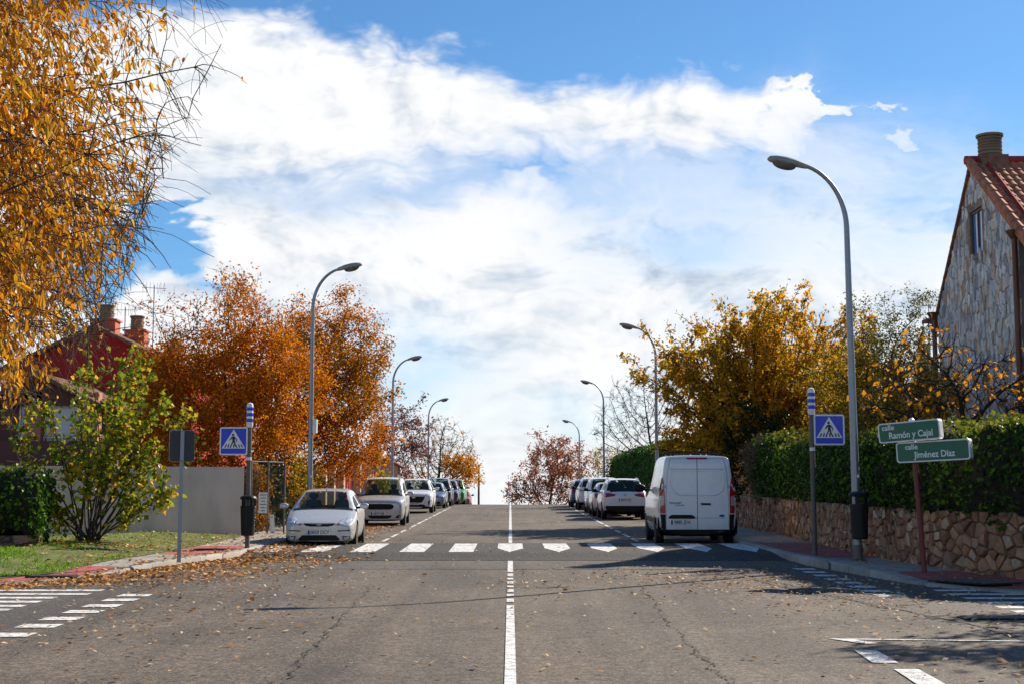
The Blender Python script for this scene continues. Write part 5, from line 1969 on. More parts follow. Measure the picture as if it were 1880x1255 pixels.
#@@HOUSES
# ------------------------------------------------------------------ houses and boundary walls
def tile_roof(name, o, uvec, vvec, mat, parent, pitch=.24, row=.36, amp=.055, thick=.10):
    """barrel tiles: o lower corner, uvec along the eave, vvec up the slope"""
    o, uvec, vvec = Vector(o), Vector(uvec), Vector(vvec)
    nrm = uvec.cross(vvec).normalized()
    if nrm.z < 0:
        nrm = -nrm
    nu, nv = max(1, round(uvec.length / pitch)), max(1, round(vvec.length / row))
    S_ = 6
    rr = random.Random(3)
    vs, fs = [], []
    jit = [[rr.uniform(-.012, .012) for _ in range(nu)] for _ in range(nv)]
    for j in range(nv):
        for e in (0, 1):
            for i in range(nu * S_ + 1):
                a = i / S_
                f = a % 1
                h = amp * (abs(math.sin(f * PI)) ** .7) + (.035 if e == 0 else 0.0) + jit[j][min(nu - 1, int(a))]
                vs.append(o + uvec * (a / nu) + vvec * ((j + e * 1.0) / nv) + nrm * h)
    m = nu * S_ + 1
    for r in range(2 * nv - 1):
        for i in range(m - 1):
            fs.append((r * m + i, r * m + i + 1, (r + 1) * m + i + 1, (r + 1) * m + i))
    b = len(vs)
    vs += [o - nrm * thick, o + uvec - nrm * thick, o + uvec + vvec - nrm * thick, o + vvec - nrm * thick]
    fs.append((b, b + 1, b + 2, b + 3))
    mb = MB().add(vs, fs)
    # closed edges
    top = [o, o + uvec, o + uvec + vvec, o + vvec]
    for k in range(4):
        p, q = top[k], top[(k + 1) % 4]
        mb.add([p + nrm * .02, q + nrm * .02, q - nrm * thick, p - nrm * thick], [(0, 1, 2, 3)])
    return mb.build(name, mat, parent, ang=50)


def prism(poly, y0, y1):
    """solid with an upright outline in x,z between y0 and y1"""
    return MB().flat(poly, y0, y1 - y0)


def clay_pot(parent, x, y, z, r=.3, h=.6, mat='clay'):
    pr = [(r, 0), (r * 1.02, .02)]
    n = 5
    for k in range(n):
        z0 = .02 + (h - .1) * k / n
        z1 = .02 + (h - .1) * (k + 1) / n
        pr += [(r * .93, z0 + .01), (r, z0 + .04), (r, z1 - .02), (r * .93, z1 - .005)]
    pr += [(r * 1.12, h - .07), (r * 1.14, h - .01), (r * 1.0, h)]
    return MB().lathe(pr, 20, (x, y, z)).build('chimney_pot', M[mat], parent)


def window(parent, x0, x1, z0, z1, y, frame='white_frame', pane='win_dark', bars=1, d=.09):
    m = MB()
    fw = .06
    m.box(((x0 + x1) / 2, y, z1 - fw / 2), (x1 - x0, d, fw)).box(((x0 + x1) / 2, y, z0 + fw / 2), (x1 - x0, d, fw))
    for x in [x0 + fw / 2, x1 - fw / 2] + [lerp(x0, x1, (k + 1) / (bars + 1)) for k in range(bars)]:
        m.box((x, y, (z0 + z1) / 2), (fw, d - .006, z1 - z0 - 2 * fw))
    f = m.build('window', M[frame], parent, smooth=False)
    MB().box(((x0 + x1) / 2, y + .012, (z0 + z1) / 2), (x1 - x0 - .02, .02, z1 - z0 - .02)).build('pane', M[pane], f, smooth=False)
    return f


def tv_aerial(parent, x, y, z, h, rz=0., yagi=1):
    b = MB()
    b.tube([(x, y, z), (x, y, z + h)], .025, 6)
    c, s = math.cos(rz), math.sin(rz)
    for q in range(yagi):
        zz = z + h - .12 - q * .5
        b.tube([(x - .55 * c, y - .55 * s, zz), (x + .55 * c, y + .55 * s, zz)], .012, 5)
        for k in range(7):
            g = -.5 + k * .16
            b.tube([(x + g * c, y + g * s, zz - .26), (x + g * c, y + g * s, zz + .26)], .008, 4)
    for g in (.0, .18):
        b.tube([(x + (.4 - g) * c - .3 * s, y + (.4 - g) * s + .3 * c, z + h - .35), (x + (.4 - g) * c + .3 * s, y + (.4 - g) * s - .3 * c, z + h + .1)], .008, 4)
    return b.build('aerial', M['aerial'], parent)


# dark red house with salmon front wing, left
g0 = zr(58)
t = thing('house', 'dark red gabled house with clay chimneys and salmon wing behind the left shrub', 'house', (-17.35, 60, g0))
ax = -17.2
hl, hr = -6.6, 3.6
W0 = [(-4.2 , -.5), (3.9, -.5), (3.9, 6.2), (-.27, 8.02), (-4.2, 6.2)]
prism(W0, 0, 13).build('wall', M['red_wall'], t, smooth=False)
for s, name in ((-1, 'roof'), (1, 'roof')):
    lo = Vector((s * 4.55 - .15, -.35, 6.05))
    hi = Vector((-.27, -.35, 8.14))
    lo.z = 8.14 - abs(lo.x + .27) * .4705
    rf = tile_roof('roof', lo, Vector((0, 13.6, 0)), hi - lo, M['tile_brown'], t, .26, .38)
MB().box((-.27, 6.3, 8.2), (.26, 13.5, .10)).build('ridge', M['tile_brown'], t, smooth=False)
for (x, y, w, hb, r, h) in ((-.15, .75, 1.0, .42, .31, .64), (.15, 4.6, .9, .45, .30, .66), (.9, 9.0, .9, .25, .28, .3)):
    ch = MB().box((x + .1, y, 8.0 + hb / 2 - .2), (w, .8, hb + .4)).box((x + .1, y, 8.0 + hb + .035), (w + .16, .92, .07)).build('chimney', M['chimney_red'], t, smooth=False)
    clay_pot(ch, x + .12, y, 8.07 + hb, r, h)
tv_aerial(t, 1.15, 4.0, 7.2, 3.3, .4, 1)
tv_aerial(t, .25, 2.6, 7.6, 1.7, .1, 1)
# salmon wing in front
x0, x1 = -7.0, 1.6
prism([(x0, -.6), (x1, -.6), (x1, 4.3), (.3, 4.7), (-1.2, 4.7), (x0, 4.2)], -7.6, -.01).build('wing_wall', M['maroon_wall'], t, smooth=False)
for s in (-1, 1):
    lo = Vector((.2 + s * 2.3, -8.5, 4.2))
    hi = Vector((.2, -8.5, 5.35))
    tile_roof('roof', lo, Vector((0, 8.4, 0)), hi - lo, M['tile_brown'], t, .26, .38)
prism([(-1.8, 4.22), (2.2, 4.22), (.2, 5.24)], -8.0, -.02).build('gable', M['maroon_wall'], t, smooth=False)
lo = Vector((-7.6, -8.4, 4.25))
tile_roof('roof', lo, Vector((5.4, 0, 0)), Vector((0, 4.2, 1.5)), M['tile_brown'], t, .26, .38)
for xx, wd in ((-.12, .62), (1.95, .62), (-3.2, .7)):
    MB().box((xx, -7.75, 3.05), (wd, .5, 3.3)).build('pillar', M['salmon_wall'], t, smooth=False)
MB().box((.9, -7.66, 3.75), (1.35, .10, 1.25)).build('roller_shutter', M['white_frame'], t, smooth=False)
window(t, .2, 1.6, 2.3, 3.1, -7.66)
window(t, -.72, -.46, 3.0, 4.5, -7.66, pane='win_sky_reflect', bars=0)
window(t, -5.2, -3.9, 2.6, 4.0, -7.66)
MB().box((-2.0, -8.1, 1.6), (9.0, .3, 2.6)).build('terrace_wall', M['maroon_wall'], t, smooth=False)

# grey rendered wall
wall_along('garden_wall', 'plain grey rendered wall with a step behind the left shrub', [(-7.36, 39.5), (-9.2, 37.4), (-11.0, 35.4), (-13.5, 32.5)], .22, lambda x, y: 2.0, M['grey_render'], side=1, rough=.008)
wall_along('stone_wall', 'low pinkish stone wall under the dark hedge at the left edge', [(-9.75, 29.7), (-11, 29.55), (-22, 28.8)], .35, lambda x, y: .52, M['stone_low'], side=1)
hedge('garden_hedge', 'dark clipped hedge on a low stone wall at the left edge of the photo', [(-20, 28.9), (-11, 29.5), (-9.8, 29.65)], 42, 'ivy', 9000, .085, 1.2, lambda x, y: 1.82, lambda x, y: .47, leaf_top='ivy_lit_top')

# garden boundaries further up the left side
wall_along('garden_wall', 'dark railing wall running behind the orange trees up the left side', [(-7.75, 110), (-7.75, 67.2)], .2, lambda x, y: 1.35, M['beige_wall'], side=1, cap=M['tile_brown'])
wall_along('garden_wall', 'dark fence behind the russet shrub and the first left lamp', [(-7.9, 63.6), (-7.9, 43.0)], .12, lambda x, y: 1.75, M['fence_dark'], side=1)
for i, (x, y, h, lab) in enumerate(((-7.62, 58.0, 2.0, 'slim pale gate pillar just right of the first left lamp'), (-7.6, 60.6, 2.15, 'pale gate pillar with dark side left of the red gate'), (-7.55, 63.6, 2.25, 'pale gate pillar touching the left edge of the red gate'),
                                  (-7.15, 66.8, 2.25, 'pale gate pillar at the right edge of the red gate'), (-7.3, 71.5, 2.35, 'tall beige gate pillar above the silver people carrier'), (-7.25, 73.4, 2.3, 'second beige gate pillar above the silver people carrier'))):
    t = thing('gate_pillar', lab, 'gate pillar', (x, y, zr(y) + .1), 0, 'pale gate pillars on the left side')
    MB().box((0, 0, h / 2), (.32, .45, h)).build('shaft', M['beige_wall'], t, smooth=False)
    MB().box((0, 0, h + .04), (.42, .55, .08)).build('cap', M['beige_wall'], t, smooth=False)
t = thing('garden_gate', 'bright red metal garden gate between pale pillars on the left', 'gate', (-7.72, 65.2, zr(65) + .1), 1.25)
MB().box((0, 0, 1.0), (2.3, .05, 1.9)).build('panel', M['redgate'], t, smooth=False)
m = MB()
for k in range(9):
    m.box((-1.05 + k * .26, -.035, 1.0), (.03, .02, 1.86))
m.build('ribs', M['redgate'], t, smooth=False)
MB().box((.5, -.06, 1.05), (.25, .02, .12)).build('letter_box', M['white_plastic'], t, smooth=False)
# small gabled porches over the gates
for x, y, lab in ((-7.0, 81.0, 'beige gabled gate porch with small tiled roof before the light green bush'), (-7.45, 69.6, 'beige gabled porch half hidden by the orange tree')):
    t = thing('gate_porch', lab, 'porch', (x, y, zr(y) + .1), 0, 'gabled gate porches on the left side')
    prism([(-.75, 0), (.62, 0), (.62, 2.25), (.0, 2.6), (-.75, 2.25)], 0, 1.6).build('wall', M['beige_wall'], t, smooth=False)
    MB().box((.625, .8, .95), (.03, .8, 1.9)).build('door', M['fence_dark'], t, smooth=False)
    for s in (-1, 1):
        lo = Vector((s * 1.0 - .03, -.2, 2.14))
        tile_roof('roof', lo, Vector((0, 2.0, 0)), Vector((-.03, -.2, 2.68)) - lo, M['tile_brown'], t, .25, .35)

# stone clad house, right: gable faces the street
g0 = zr(40)
t = thing('house', 'tall house with grey stone clad gable and terracotta roof at the right edge', 'house', (13.2, 39.7, g0))
AP = 10.55
yf, yn = 3.75, -3.35                  # far and near corner of the gable wall
zf, zn = 6.75, 8.05
def gable(x0, x1, pts):
    vs = [(x0, y, z) for y, z in pts] + [(x1, y, z) for y, z in pts]
    n = len(pts)
    fs = [tuple(range(n)), tuple(range(2 * n - 1, n - 1, -1))] + [(i, (i + 1) % n, (i + 1) % n + n, i + n)[::-1] for i in range(n)]
    return MB().add(vs, fs)
# wall with a real window opening
wy0, wy1, wz0, wz1 = -.62, .42, 7.95, 9.25
pts = [(yn, -.6), (yf, -.6), (yf, zf), (0.1, AP), (yn, zn)]
gable(.30, 9.5, pts).build('wall', M['mortar_grey'], t, smooth=False)
bm_ = MB()
# outer stone skin built around the opening
def skinface(poly):
    n = len(poly)
    bm_.add([(0, y, z) for y, z in poly] + [(.299, y, z) for y, z in poly], [tuple(range(n)), tuple(range(2 * n - 1, n - 1, -1))] + [(i, (i + 1) % n, (i + 1) % n + n, i + n)[::-1] for i in range(n)])
zl = lambda y: (AP + (zf - AP) * (y - .1) / (yf - .1)) if y > .1 else (AP + (zn - AP) * (.1 - y) / (.1 - yn))
skinface([(yn, -.6), (yf, -.6), (yf, zf), (wy1 + .001, zl(wy1)), (wy1 + .001, wz0), (yn, wz0)])
skinface([(yn, wz0), (wy0, wz0), (wy0, zl(wy0)), (yn, zn)])
skinface([(wy0, wz1), (wy1, wz1), (wy1, zl(wy1)), (.1, AP), (wy0, zl(wy0))])
bm_.build('mortar_face', M['mortar_grey'], t, smooth=False)
_r = random.Random(8)
ztop = lambda y: zl(y) - .02
def on_gable(q, z): return yn < q + yn < yf and z + 2.0 < ztop(q + yn) and not (wy0 - .20 < q + yn < wy1 + .20 and wz0 - .1 < z + 2.0 < wz1 + .24)
def fit(q, z): return (q, min(z, ztop(min(yf, max(yn, q + yn))) - 2.0))
cells_ = [(c_, p_) for c_, p_ in stones(yf - yn, AP - 2.0, .17, .36, _r, None, .010, .46) if on_gable(*c_)]
stone_mesh(cells_, lambda q, z, d_: (-d_, q + yn, z + 2.0), 'stone_cladding', M['slate_stone'], t, _r, .012, .05, fit)
fr = MB()
for (a, b, c_, d_) in ((wy0 - .22, wy1 + .22, wz1, wz1 + .24), (wy0 - .22, wy0, wz0, wz1), (wy1, wy1 + .22, wz0, wz1), (wy0 - .22, wy1 + .22, wz0 - .1, wz0)):
    fr.box((.085, (a + b) / 2, (c_ + d_) / 2), (.22, b - a, d_ - c_))
wn_ = fr.build('window_surround', M['brick'], t, smooth=False)
f = MB()
for (a, b, c_, d_) in ((wy0, wy1, wz1 - .07, wz1), (wy0, wy1, wz0, wz0 + .07), (wy0, wy0 + .06, wz0 + .07, wz1 - .07), (wy1 - .06, wy1, wz0 + .07, wz1 - .07), (-.13, -.07, wz0 + .07, wz1 - .07)):
    f.box((.06, (a + b) / 2, (c_ + d_) / 2), (.07, b - a, d_ - c_))
fo_ = f.build('window', M['wood_frame'], t, smooth=False)
MB().box((.075, (wy0 + wy1) / 2, (wz0 + wz1) / 2), (.02, wy1 - wy0, wz1 - wz0)).build('pane', M['win_sky_reflect'], fo_, smooth=False)
# roof slopes
lo = Vector((-.16, yn - 2.4, zn - 2.4 * .723 + .10))
tile_roof('roof', lo, Vector((9.8, 0, 0)), Vector((-.16, .1, AP + .12)) - lo, M['tile_terra'], t, .235, .36, .06, .12)
lo = Vector((-.08, yf + .45, zf - .47 + .10))
tile_roof('roof', lo, Vector((9.7, 0, 0)), Vector((-.08, .1, AP + .12)) - lo, M['tile_terra'], t, .235, .36, .04, .045)
MB().tube([(-.2, .1, AP + .17), (9.6, .1, AP + .17)], .13, 10).build('ridge', M['tile_red'], t)
# verge tiles stepping down the near edge, with a red band beside them
m = MB()
n = 15
for k in range(n):
    y = lerp(.05, yn - 2.35, (k + .5) / n)
    z = AP + .15 - (.1 - y) * .723
    m.tube([(-.10, y + .24, z + .215), (-.10, y - .24, z - .105)], [.105, .125], 8)
m.build('verge_tiles', M['tile_terra'], t)
m = MB()
m.tube([(.34, .0, AP + .19), (.34, yn - 2.35, AP + .19 - (.1 - yn + 2.35) * .723)], .04, 6)
m.build('verge_band', M['tile_red'], t)
m = MB()
for k in range(13):
    y = lerp(.15, yf + .40, (k + .5) / 13)
    z = AP + .13 - (y - .1) * 1.06
    m.tube([(-.05, y - .2, z + .19), (-.05, y + .2, z - .23)], [.035, .045], 7)
m.build('verge_tiles', M['tile_brown'], t)
ch = MB().box((.55, .15, AP + .06), (.78, .78, .42)).build('chimney', M['tile_brown'], t, smooth=False)
clay_pot(ch, .55, .15, AP + .27, .34, .66)
for y, z1 in ((yf + .04, zf - .12), (yn - .02, zn - .25)):
    m = MB().tube([(-.13, y, -.4), (-.13, y, z1)], .075, 10)
    m.lathe([(.08, 0), (.20, .16), (.22, .22), (.10, .22)], 12, (-.13, y, z1 - .02))
    m.build('downpipe', M['rust_pipe'], t)
MB().box((-.10, yf + .32, zf - .14), (.5, .55, .10)).build('eave', M['tile_brown'], t, smooth=False)
prism([(.31, -.6), (9.4, -.6), (9.4, 5.6), (.31, 5.6)], yn - 2.0, yn - .01).build('rear_wing', M['beige_wall'], t, smooth=False)

# roofs far behind on the right
t = thing('house', 'distant house with red roof and banded chimneys behind the orange leaved tree', 'house', (24, 78, zr(78)))
prism([(-3.6, 0), (5, 0), (5, 5.4), (.7, 7.6), (-3.6, 5.4)], 0, 9).build('wall', M['maroon_wall'], t, smooth=False)
for s in (-1, 1):
    lo = Vector((.7 + s * 4.8, -.4, 5.15))
    tile_roof('roof', lo, Vector((0, 9.8, 0)), Vector((.7, -.4, 7.7)) - lo, M['tile_red'], t, .3, .42)
ch = MB().box((-.9, .8, 7.6), (.75, .75, 1.5)).build('chimney', M['brick'], t, smooth=False)
clay_pot(ch, -.9, .8, 8.35, .33, .75)
ch = MB().box((-1.9, 3.2, 7.2), (.7, .7, 1.3)).build('chimney', M['chimney_red'], t, smooth=False)
clay_pot(ch, -1.9, 3.2, 7.85, .3, .6)
tv_aerial(t, -.75, .3, 7.0, 4.3, .2, 2)
t = thing('house', 'grey roofed house peeping out behind the dark evergreen bush', 'house', (13.5, 66, zr(66)))
prism([(-3, 0), (5, 0), (5, 3.6), (1, 5.0), (-3, 3.6)], 0, 8).build('wall', M['beige_wall'], t, smooth=False)
for s in (-1, 1):
    lo = Vector((1 + s * 4.4, -.4, 3.4))
    tile_roof('roof', lo, Vector((0, 8.8, 0)), Vector((1, -.4, 5.1)) - lo, M['fence_dark'], t, .3, .42)
wall_along('garden_fence', 'dark red slatted fence under the cypress hedge on the right', [(7.5, 110), (7.5, 64)], .1, lambda x, y: 1.5, M['red_post'], side=-1, cat='fence')
hedge('cypress_hedge', 'tall dark green cypress hedge above the white estate cars on the right', [(7.55, 106), (7.55, 84), (7.55, 70.5)], 43, 'cypress', 14000, .12, 1.2, lambda x, y: 3.35, lambda x, y: .9)

#@@NEARTREE
# ------------------------------------------------------------------ near tree, its drooping branches hang into the left of the view
def near_tree():
    rng = np.random.default_rng(77)
    base = np.array([-6.9, 9.6, zr(9.6) + .13])
    t = thing('street_tree', 'near tree with drooping twigs of golden leaves filling the upper left corner', 'tree', tuple(base))
    nodes, par, rad = [], [], []
    lp, la, lw = [], [], []

    def add(p, q, r):
        nodes.append(np.array(p)); par.append(q); rad.append(r)
        return len(nodes) - 1
    k = add((0, 0, 0), -1, .20)
    for i in range(1, 10):
        k = add((.05 * i, .02 * i, .42 * i), k, .20 - .009 * i)
    top = k

    def inside(w):
        """crown envelope: wide above, drawn in below"""
        h = (w[2] - CAM_H) / w[1]
        lim = np.interp(h, [.03, .06, .09, .13, .18, .25, .33], [-.40, -.345, -.315, -.285, -.265, -.245, -.205])
        return h > .045 and w[0] / w[1] < lim

    def curve(q, d, ln, r0, bend, wob, n, out=.0):
        ids = []
        p = nodes[q].copy()
        d = unit(np.array(d, float))
        for i in range(n):
            f = (i + 1) / n
            d = unit(d + np.array(bend) / n + rng.normal(size=3) * wob)
            p = p + d * ln / n
            if rng.random() > out and not inside(p + base):
                break
            q = add(p, q, max(.0015, r0 * (1 - .9 * f)))
            ids.append((q, d.copy(), f))
        return ids
    limbs = []
    for i in range(54):
        if i < 47:
            a = rng.uniform(-.85, 1.0)
            el = rng.uniform(.1, 1.35)
        else:
            a = rng.uniform(1.2, 5.0)
            el = rng.uniform(.3, 1.1)
        d = (math.cos(a) * math.cos(el), math.sin(a) * math.cos(el), math.sin(el))
        q = top - rng.integers(0, 4)
        limbs += [curve(q, d, rng.uniform(3.2, 5.2), rng.uniform(.009, .020), (.25, 0, -.55), .09, 20)]
    for ids in limbs:
        for (q, d, f) in ids[2:]:
            for _ in range(3):
                e = unit(d * .7 + rng.normal(size=3) * .75 + np.array([.15, 0, -.15]))
                tw = curve(q, e, rng.uniform(.6, 1.5), .0042, (.12, 0, -1.1), .11, 11, .45)
                for (q2, d2, f2) in tw:
                    lp.append(nodes[q2]); la.append(d2)
                    if rng.random() < .3:
                        e2 = unit(d2 * .8 + rng.normal(size=3) * .7 + np.array([.05, 0, -.2]))
                        for (q3, d3, f3) in curve(q2, e2, rng.uniform(.25, .6), .0028, (0, 0, -.8), .12, 6, .4):
                            lp.append(nodes[q3]); la.append(d3)
    nd, pr, rd = np.array(nodes), np.array(par), np.array(rad)
    skin('trunk', nd, pr, rd, M['bark'], t)
    lp, la = np.array(lp), np.array(la)
    wx = lp + base
    # leaves have already fallen from the outermost twigs over the road
    ux = wx[:, 0] / wx[:, 1]
    h = (wx[:, 2] - CAM_H) / wx[:, 1]
    lim = np.interp(h, [.03, .06, .09, .13, .18, .25, .33], [-.42, -.375, -.345, -.322, -.298, -.278, -.255])
    w_ = np.clip((lim + .03 - ux) / .07, .015, 1) * np.clip((h - .04) / .04, .0, 1) * np.where(ux < -.42, .25, 1)
    n = 27000
    keep = wx[:, 1] > 7.6
    w_ = w_ * keep
    k = rng.choice(len(lp), n, p=w_ / w_.sum())
    pts = lp[k] + rng.normal(size=(n, 3)) * .035
    leaves('crown', pts, la[k], .064, LEAF['near'], t, rng, .42, .95, .40, .32, .16, True)


near_tree()

#@@LITTER
# ------------------------------------------------------------------ grass and fallen leaves
def surf(x, y):
    if -40 < x < -5.7 and y > 20.5:
        ex = np.interp(y, [21.3, 21.75, 22.55, 23.8, 25.3, 26.6, 27.9, 29.2, 30.6, 33.5, 38], [-12, -9.4, -8.25, -7.55, -7.1, -6.8, -6.52, -6.2, -5.85, -5.76, -5.75])
        if x < ex:
            vx = np.interp(y, [22.7, 23.85, 25.45, 29.7, 34.7, 39.4], [-12, -8.62, -7.9, -7.33, -7.18, -7.26])
            return vz(x, y) + .012 if x < vx and y < 39.4 else pz(x, y) + .008
    if x > 5.6 and y > 19:
        ex = np.interp(y, [19.7, 20.2, 21.1, 22.1, 23.4, 25.2, 26.8, 29, 31, 36], [12, 9.2, 7.7, 6.9, 6.45, 6.2, 6.02, 5.82, 5.7, 5.68])
        if x > ex:
            return pz(x, y) + .008
    return zr(y) + .0135 + (hump(y) if abs(x) < 5.7 else 0)


def kerbx(y):
    return np.interp(y, [21.3, 21.75, 22.55, 23.8, 25.3, 26.6, 27.9, 29.2, 30.6, 33.5, 38], [-12, -9.4, -8.25, -7.55, -7.1, -6.8, -6.52, -6.2, -5.85, -5.76, -5.75])


def litter(name, pts, size, mat, rng, lab, lift=.006):
    n = len(pts)
    z = np.array([surf(x, y) for x, y in pts])
    a = rng.random(n) * 2 * PI
    s = (size * np.exp(rng.normal(size=n) * .3))[:, None]
    ax = np.stack([np.cos(a), np.sin(a), rng.normal(size=n) * .22], 1)
    b = np.stack([-np.sin(a), np.cos(a), rng.normal(size=n) * .30], 1)
    c = np.stack([pts[:, 0], pts[:, 1], z + lift + rng.random(n) * .015], 1)
    up = np.array([0, 0, 1.]) * (rng.normal(size=(n, 1)) * .12 + .05)
    v = np.stack([c - ax * s * .5, c + b * s * .34 + up * s, c + ax * s * .5 + up * s * .6, c - b * s * .34 + up * s * .8], 1).reshape(-1, 3)
    v[:, 2] = np.maximum(v[:, 2], np.repeat(z, 4) + .001)
    o = npmesh(name, v, np.arange(4 * n).reshape(n, 4), LEAF[mat], None)
    return tag(o, lab, 'fallen leaves', kind='stuff')


def litter_all():
    rng = np.random.default_rng(9)
    P_ = []
    # drift in the left gutter
    y = rng.uniform(21.6, 52, 5200) ** 1.0
    P_.append(np.stack([kerbx(y) + np.abs(rng.normal(size=len(y))) * np.where(y < 30, .75, .85) + .02, y], 1))
    y = rng.uniform(22.2, 31, 2600)
    P_.append(np.stack([kerbx(y) + rng.uniform(0, 1, len(y)) ** 2 * 3.0, y + rng.normal(size=len(y)) * .4], 1))
    tag(litter('fallen_leaves', np.concatenate(P_), .075, 'fallen_orange', rng, 'deep drift of orange fallen leaves in the left gutter'), kind='stuff')
    P_ = []
    for cx, cy, sx, sy, n in ((-7.0, 36, 1.2, 3.5, 800), (-8.2, 30, 1.2, 3.2, 800), (-6.6, 46, .5, 5, 500), (-9.2, 31, .8, .8, 300)):
        P_.append(np.stack([rng.normal(cx, sx, n), rng.normal(cy, sy, n)], 1))
    p = np.concatenate(P_)
    p = p[(p[:, 0] < -5.9)]
    litter('fallen_leaves', p, .07, 'fallen_orange', rng, 'orange fallen leaves strewn over the left pavement and verge')
    P_ = [np.stack([rng.uniform(-5.6, 5.8, 620), rng.uniform(9, 33, 620)], 1), np.stack([rng.uniform(-5.6, 5.6, 400), rng.uniform(33, 75, 400)], 1)]
    for cx, cy, sx, sy, n in ((3.2, 24.6, 1.3, 1.7, 750), (4.6, 21.5, 1.2, 1.8, 560), (5.2, 16.5, 1.3, 2.0, 300), (-4.2, 17, 1.2, 3.5, 420), (-4.5, 23, 1.0, 3, 420), (6.4, 22, 1.4, 1.5, 250), (.1, 22.8, .5, .6, 40), (4.6, 13.4, .8, .8, 90), (6.6, 33, .5, 6, 90)):
        P_.append(np.stack([rng.normal(cx, sx, n), rng.normal(cy, sy, n)], 1))
    litter('fallen_leaves', np.concatenate(P_), .054, 'fallen', rng, 'pale dry leaves scattered over the open roadway')
    # grass
    n = 44000
    x = rng.uniform(-13, -7.2, n); y = rng.uniform(22.9, 39, n)
    vx = np.interp(y, [22.7, 23.85, 25.45, 29.7, 34.7, 39.4], [-12, -8.62, -7.9, -7.33, -7.18, -7.26])
    wall_x = np.interp(y, [29.5, 32.4, 35.2, 37.3, 39.5], [-13, -13, -10.9, -9.1, -7.3])
    dens = np.clip(.40 + .55 * np.sin(x * 2.1 + y * .7) * np.sin(y * 1.3) + (27 - y) * .14, .06, 1)
    k = (x < vx - .05) & (x > wall_x) & (rng.random(n) < dens)
    x, y = x[k], y[k]
    n = len(x)
    z = np.array([vz(a, b) for a, b in zip(x, y)])
    c = np.stack([x, y, z - .005], 1)
    a = rng.random(n) * 2 * PI
    h = rng.uniform(.025, .08, n)[:, None]
    sd = np.stack([np.cos(a), np.sin(a), np.zeros(n)], 1) * .011
    tip = c + np.stack([rng.normal(size=n) * .04, rng.normal(size=n) * .04, h[:, 0]], 1)
    md = (c + tip) / 2 + np.stack([np.zeros(n), np.zeros(n), h[:, 0] * .12], 1)
    v = np.stack([c - sd, c + sd, md + sd * .8, tip], 1).reshape(-1, 3)
    tag(npmesh('grass', v, np.arange(4 * n).reshape(n, 4), LEAF['grass'], None), 'short green and straw grass on the left verge', 'grass', kind='stuff')


litter_all()

#@@LIGHT
# ------------------------------------------------------------------ sky, sun, camera
SUN_EL, SUN_AZ = math.radians(34), math.radians(45)      # azimuth from +x towards +y
w = bpy.data.worlds.new("World")
SC.world = w
w.use_nodes = True
nt = w.node_tree
bg = nt.nodes['Background']
sky = nt.nodes.new('ShaderNodeTexSky')
sky.sky_type = 'NISHITA'
sky.sun_disc = False
sky.sun_elevation = SUN_EL
sky.sun_rotation = PI / 2 - SUN_AZ
sky.altitude = 600
sky.air_density = 1.0
sky.dust_density = .3
sky.ozone_density = 2.0
tc = nt.nodes.new('ShaderNodeTexCoord')
sp = nt.nodes.new('ShaderNodeSeparateXYZ')
nt.links.new(tc.outputs['Generated'], sp.inputs[0])
dx, dy, dz = (S(nt, sp.outputs[i]) for i in range(3))
ya = dy.abs().max(.18)
u, v = dx / ya, dz / ya                     # direction measured as slopes: across and up
back = dy.ramp(-.1, .25, 1, 0)
p1 = combine(nt, u, v * 1.7, 3.1)


def puff(vec):
    """soft fractal with rounded cauliflower lumps"""
    vo = nt.nodes.new('ShaderNodeTexVoronoi')
    vo.voronoi_dimensions = '2D'
    vo.normalize = True
    vo.inputs['Scale'].default_value = 15
    vo.inputs['Detail'].default_value = 3
    vo.inputs['Roughness'].default_value = .62
    wv = nt.nodes.new('ShaderNodeTexNoise')
    wv.inputs['Scale'].default_value = 9
    wv.inputs['Detail'].default_value = 3
    wv.noise_dimensions = '2D'
    nt.links.new(vec, wv.inputs['Vector'])
    ad = nt.nodes.new('ShaderNodeVectorMath')
    ad.operation = 'MULTIPLY_ADD'
    ad.inputs[1].default_value = (.10, .10, 0)
    nt.links.new(wv.outputs['Color'], ad.inputs[0])
    nt.links.new(vec, ad.inputs[2])
    nt.links.new(ad.outputs[0], vo.inputs['Vector'])
    return noise(nt, vec, 6.0, 9, .58, .15) * .62 + (S(nt, vo.outputs['Distance']) * -1.0 + .93) * .42


n1 = puff(p1)
n2 = puff(combine(nt, u + .010, v * 1.7 + .022, 3.1))
wisp = noise(nt, combine(nt, u * .8 + v * .5, v * 2.6, 7.7), 9, 8, .62, .6)
warp = noise(nt, p1, 3.2, 3, .5) - .5


def blob(cu, cv, ru, rv, k):
    a = (u - cu + (n2 - .5) * .12) / ru
    b = (v - cv + warp * .03 + (n1 - .5) * .16) / rv
    return (a * a + b * b).neg().exp() * k


edge = (u * -.13 + .308 - v + warp * .05)                 # under this line the cloud bank fills the sky
bias = (edge * 9.0).max(-.75).min(.34)
right = u.ramp(.20, .265, 0, 1) * v.ramp(.17, .22, 0, 1)
bias = bias - right * .62
for b in ((-.236, .196, .040, .026, .62), (-.30, .165, .03, .03, .45), (-.20, .16, .02, .012, .2), (-.055, .105, .035, .014, .12), (.02, .245, .07, .010, .20), (.125, .215, .050, .017, .14), (-.10, .06, .03, .01, .18), (.215, .19, .05, .02, .15),
          (-.05, .045, .03, .012, .12)):
    bias = bias - blob(*b[:4], b[4] * 1.55)
for b in ((.227, .304, .034, .008, .74), (.285, .301, .024, .007, .70), (.288, .279, .020, .008, .70), (.185, .268, .05, .012, .35), (.30, .23, .05, .013, .35), (.29, .15, .08, .03, .35), (.30, .292, .03, .006, .38)):
    bias = bias + blob(*b)
bias = bias - back * .35
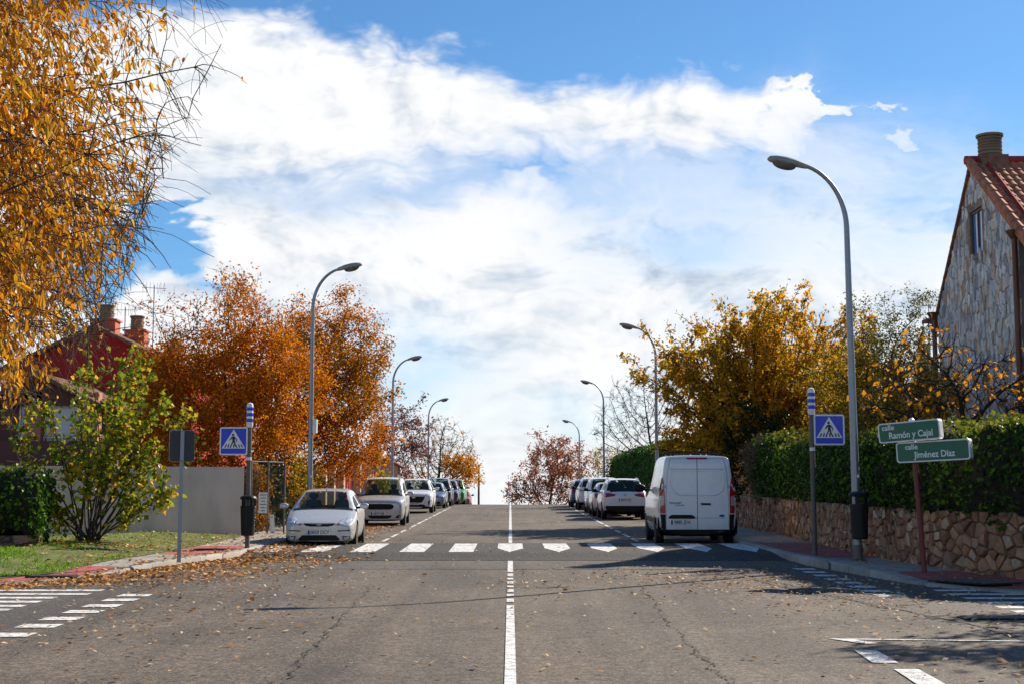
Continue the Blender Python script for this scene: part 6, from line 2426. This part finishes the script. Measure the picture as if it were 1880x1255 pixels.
den = (bias + (n1 - .47) * 1.25 + (wisp - .5) * .30).ramp(-.03, .22, 0, 1)
thin = blob(.005, .25, .15, .018, .68)
for b in ((.14, .207, .065, .028, .55), (.21, .255, .06, .02, .5), (-.065, .10, .05, .026, .42), (.29, .243, .07, .05, .6), (-.12, .125, .10, .03, .2), (.06, .075, .05, .02, .25), (-.17, .235, .08, .014, .3), (.22, .12, .10, .03, .22)):
    thin = thin + blob(*b)
den = den * (thin.min(.8).neg() + 1.0)
veil = blob(.27, .22, .11, .06, .72) * (wisp * 2.4 - .35).max(0.).min(1.)
den = den.max(veil + blob(.215, .275, .06, .03, .30) * wisp * 1.6)
soft = noise(nt, combine(nt, u * .8, v * 2.0, 9.3), 5.0, 4, .5)
lit = (((soft - .5) * .9 + (n1 - n2) * 4.2) * v.ramp(.02, .14, .45, 1) + .83 + (wisp - .5) * .35 + v.ramp(.05, .25, -.06, .10)).max(0.).min(1.)
cloudc = cramp(nt, lit, [(.10, (.52, .60, .72)), (.45, (.74, .80, .87)), (.75, (.95, .965, .98)), (1, (1.03, 1.03, 1.03))])
tint = mixc(nt, 1.0, sky.outputs[0], (.66, 1.05, 1.33), 'MULTIPLY')
SKY_STR, CLOUD = .060, .61
cl = mixc(nt, 1.0, cloudc, (CLOUD / SKY_STR,) * 3, 'MULTIPLY')
mx = nt.nodes.new('ShaderNodeMix')
mx.data_type = 'RGBA'
nt.links.new((den * .985).s, mx.inputs[0])
nt.links.new(tint, mx.inputs[6])
nt.links.new(cl, mx.inputs[7])
nt.links.new(mx.outputs[2], bg.inputs[0])
bg.inputs[1].default_value = SKY_STR

sl = bpy.data.lights.new('sun', 'SUN')
sl.energy = 5.0
sl.angle = math.radians(.5)
sl.color = (1.0, .89, .74)
so = bpy.data.objects.new('sun', sl)
COL.objects.link(so)
d = Vector((math.cos(SUN_EL) * math.cos(SUN_AZ), math.cos(SUN_EL) * math.sin(SUN_AZ), math.sin(SUN_EL)))
so.rotation_euler = (-d).to_track_quat('-Z', 'Y').to_euler()
so.location = (30, 10, 40)

cd = bpy.data.cameras.new('camera')
cam = bpy.data.objects.new('camera', cd)
COL.objects.link(cam)
cd.sensor_width = 36
cd.lens = 36 * F_PX / 1880
cd.clip_end = 3000
cd.clip_start = .1
cam.location = (0, 0, CAM_H)
cam.rotation_euler = (PI / 2 + PITCH, 0, math.atan(-3 / F_PX))
SC.camera = cam
SC.view_settings.view_transform = 'Standard'
SC.view_settings.look = 'None'
SC.view_settings.exposure = .7
SC.view_settings.gamma = 1
SC.view_settings.use_curve_mapping = False
SC.cycles.max_bounces = 6
SC.cycles.transparent_max_bounces = 12
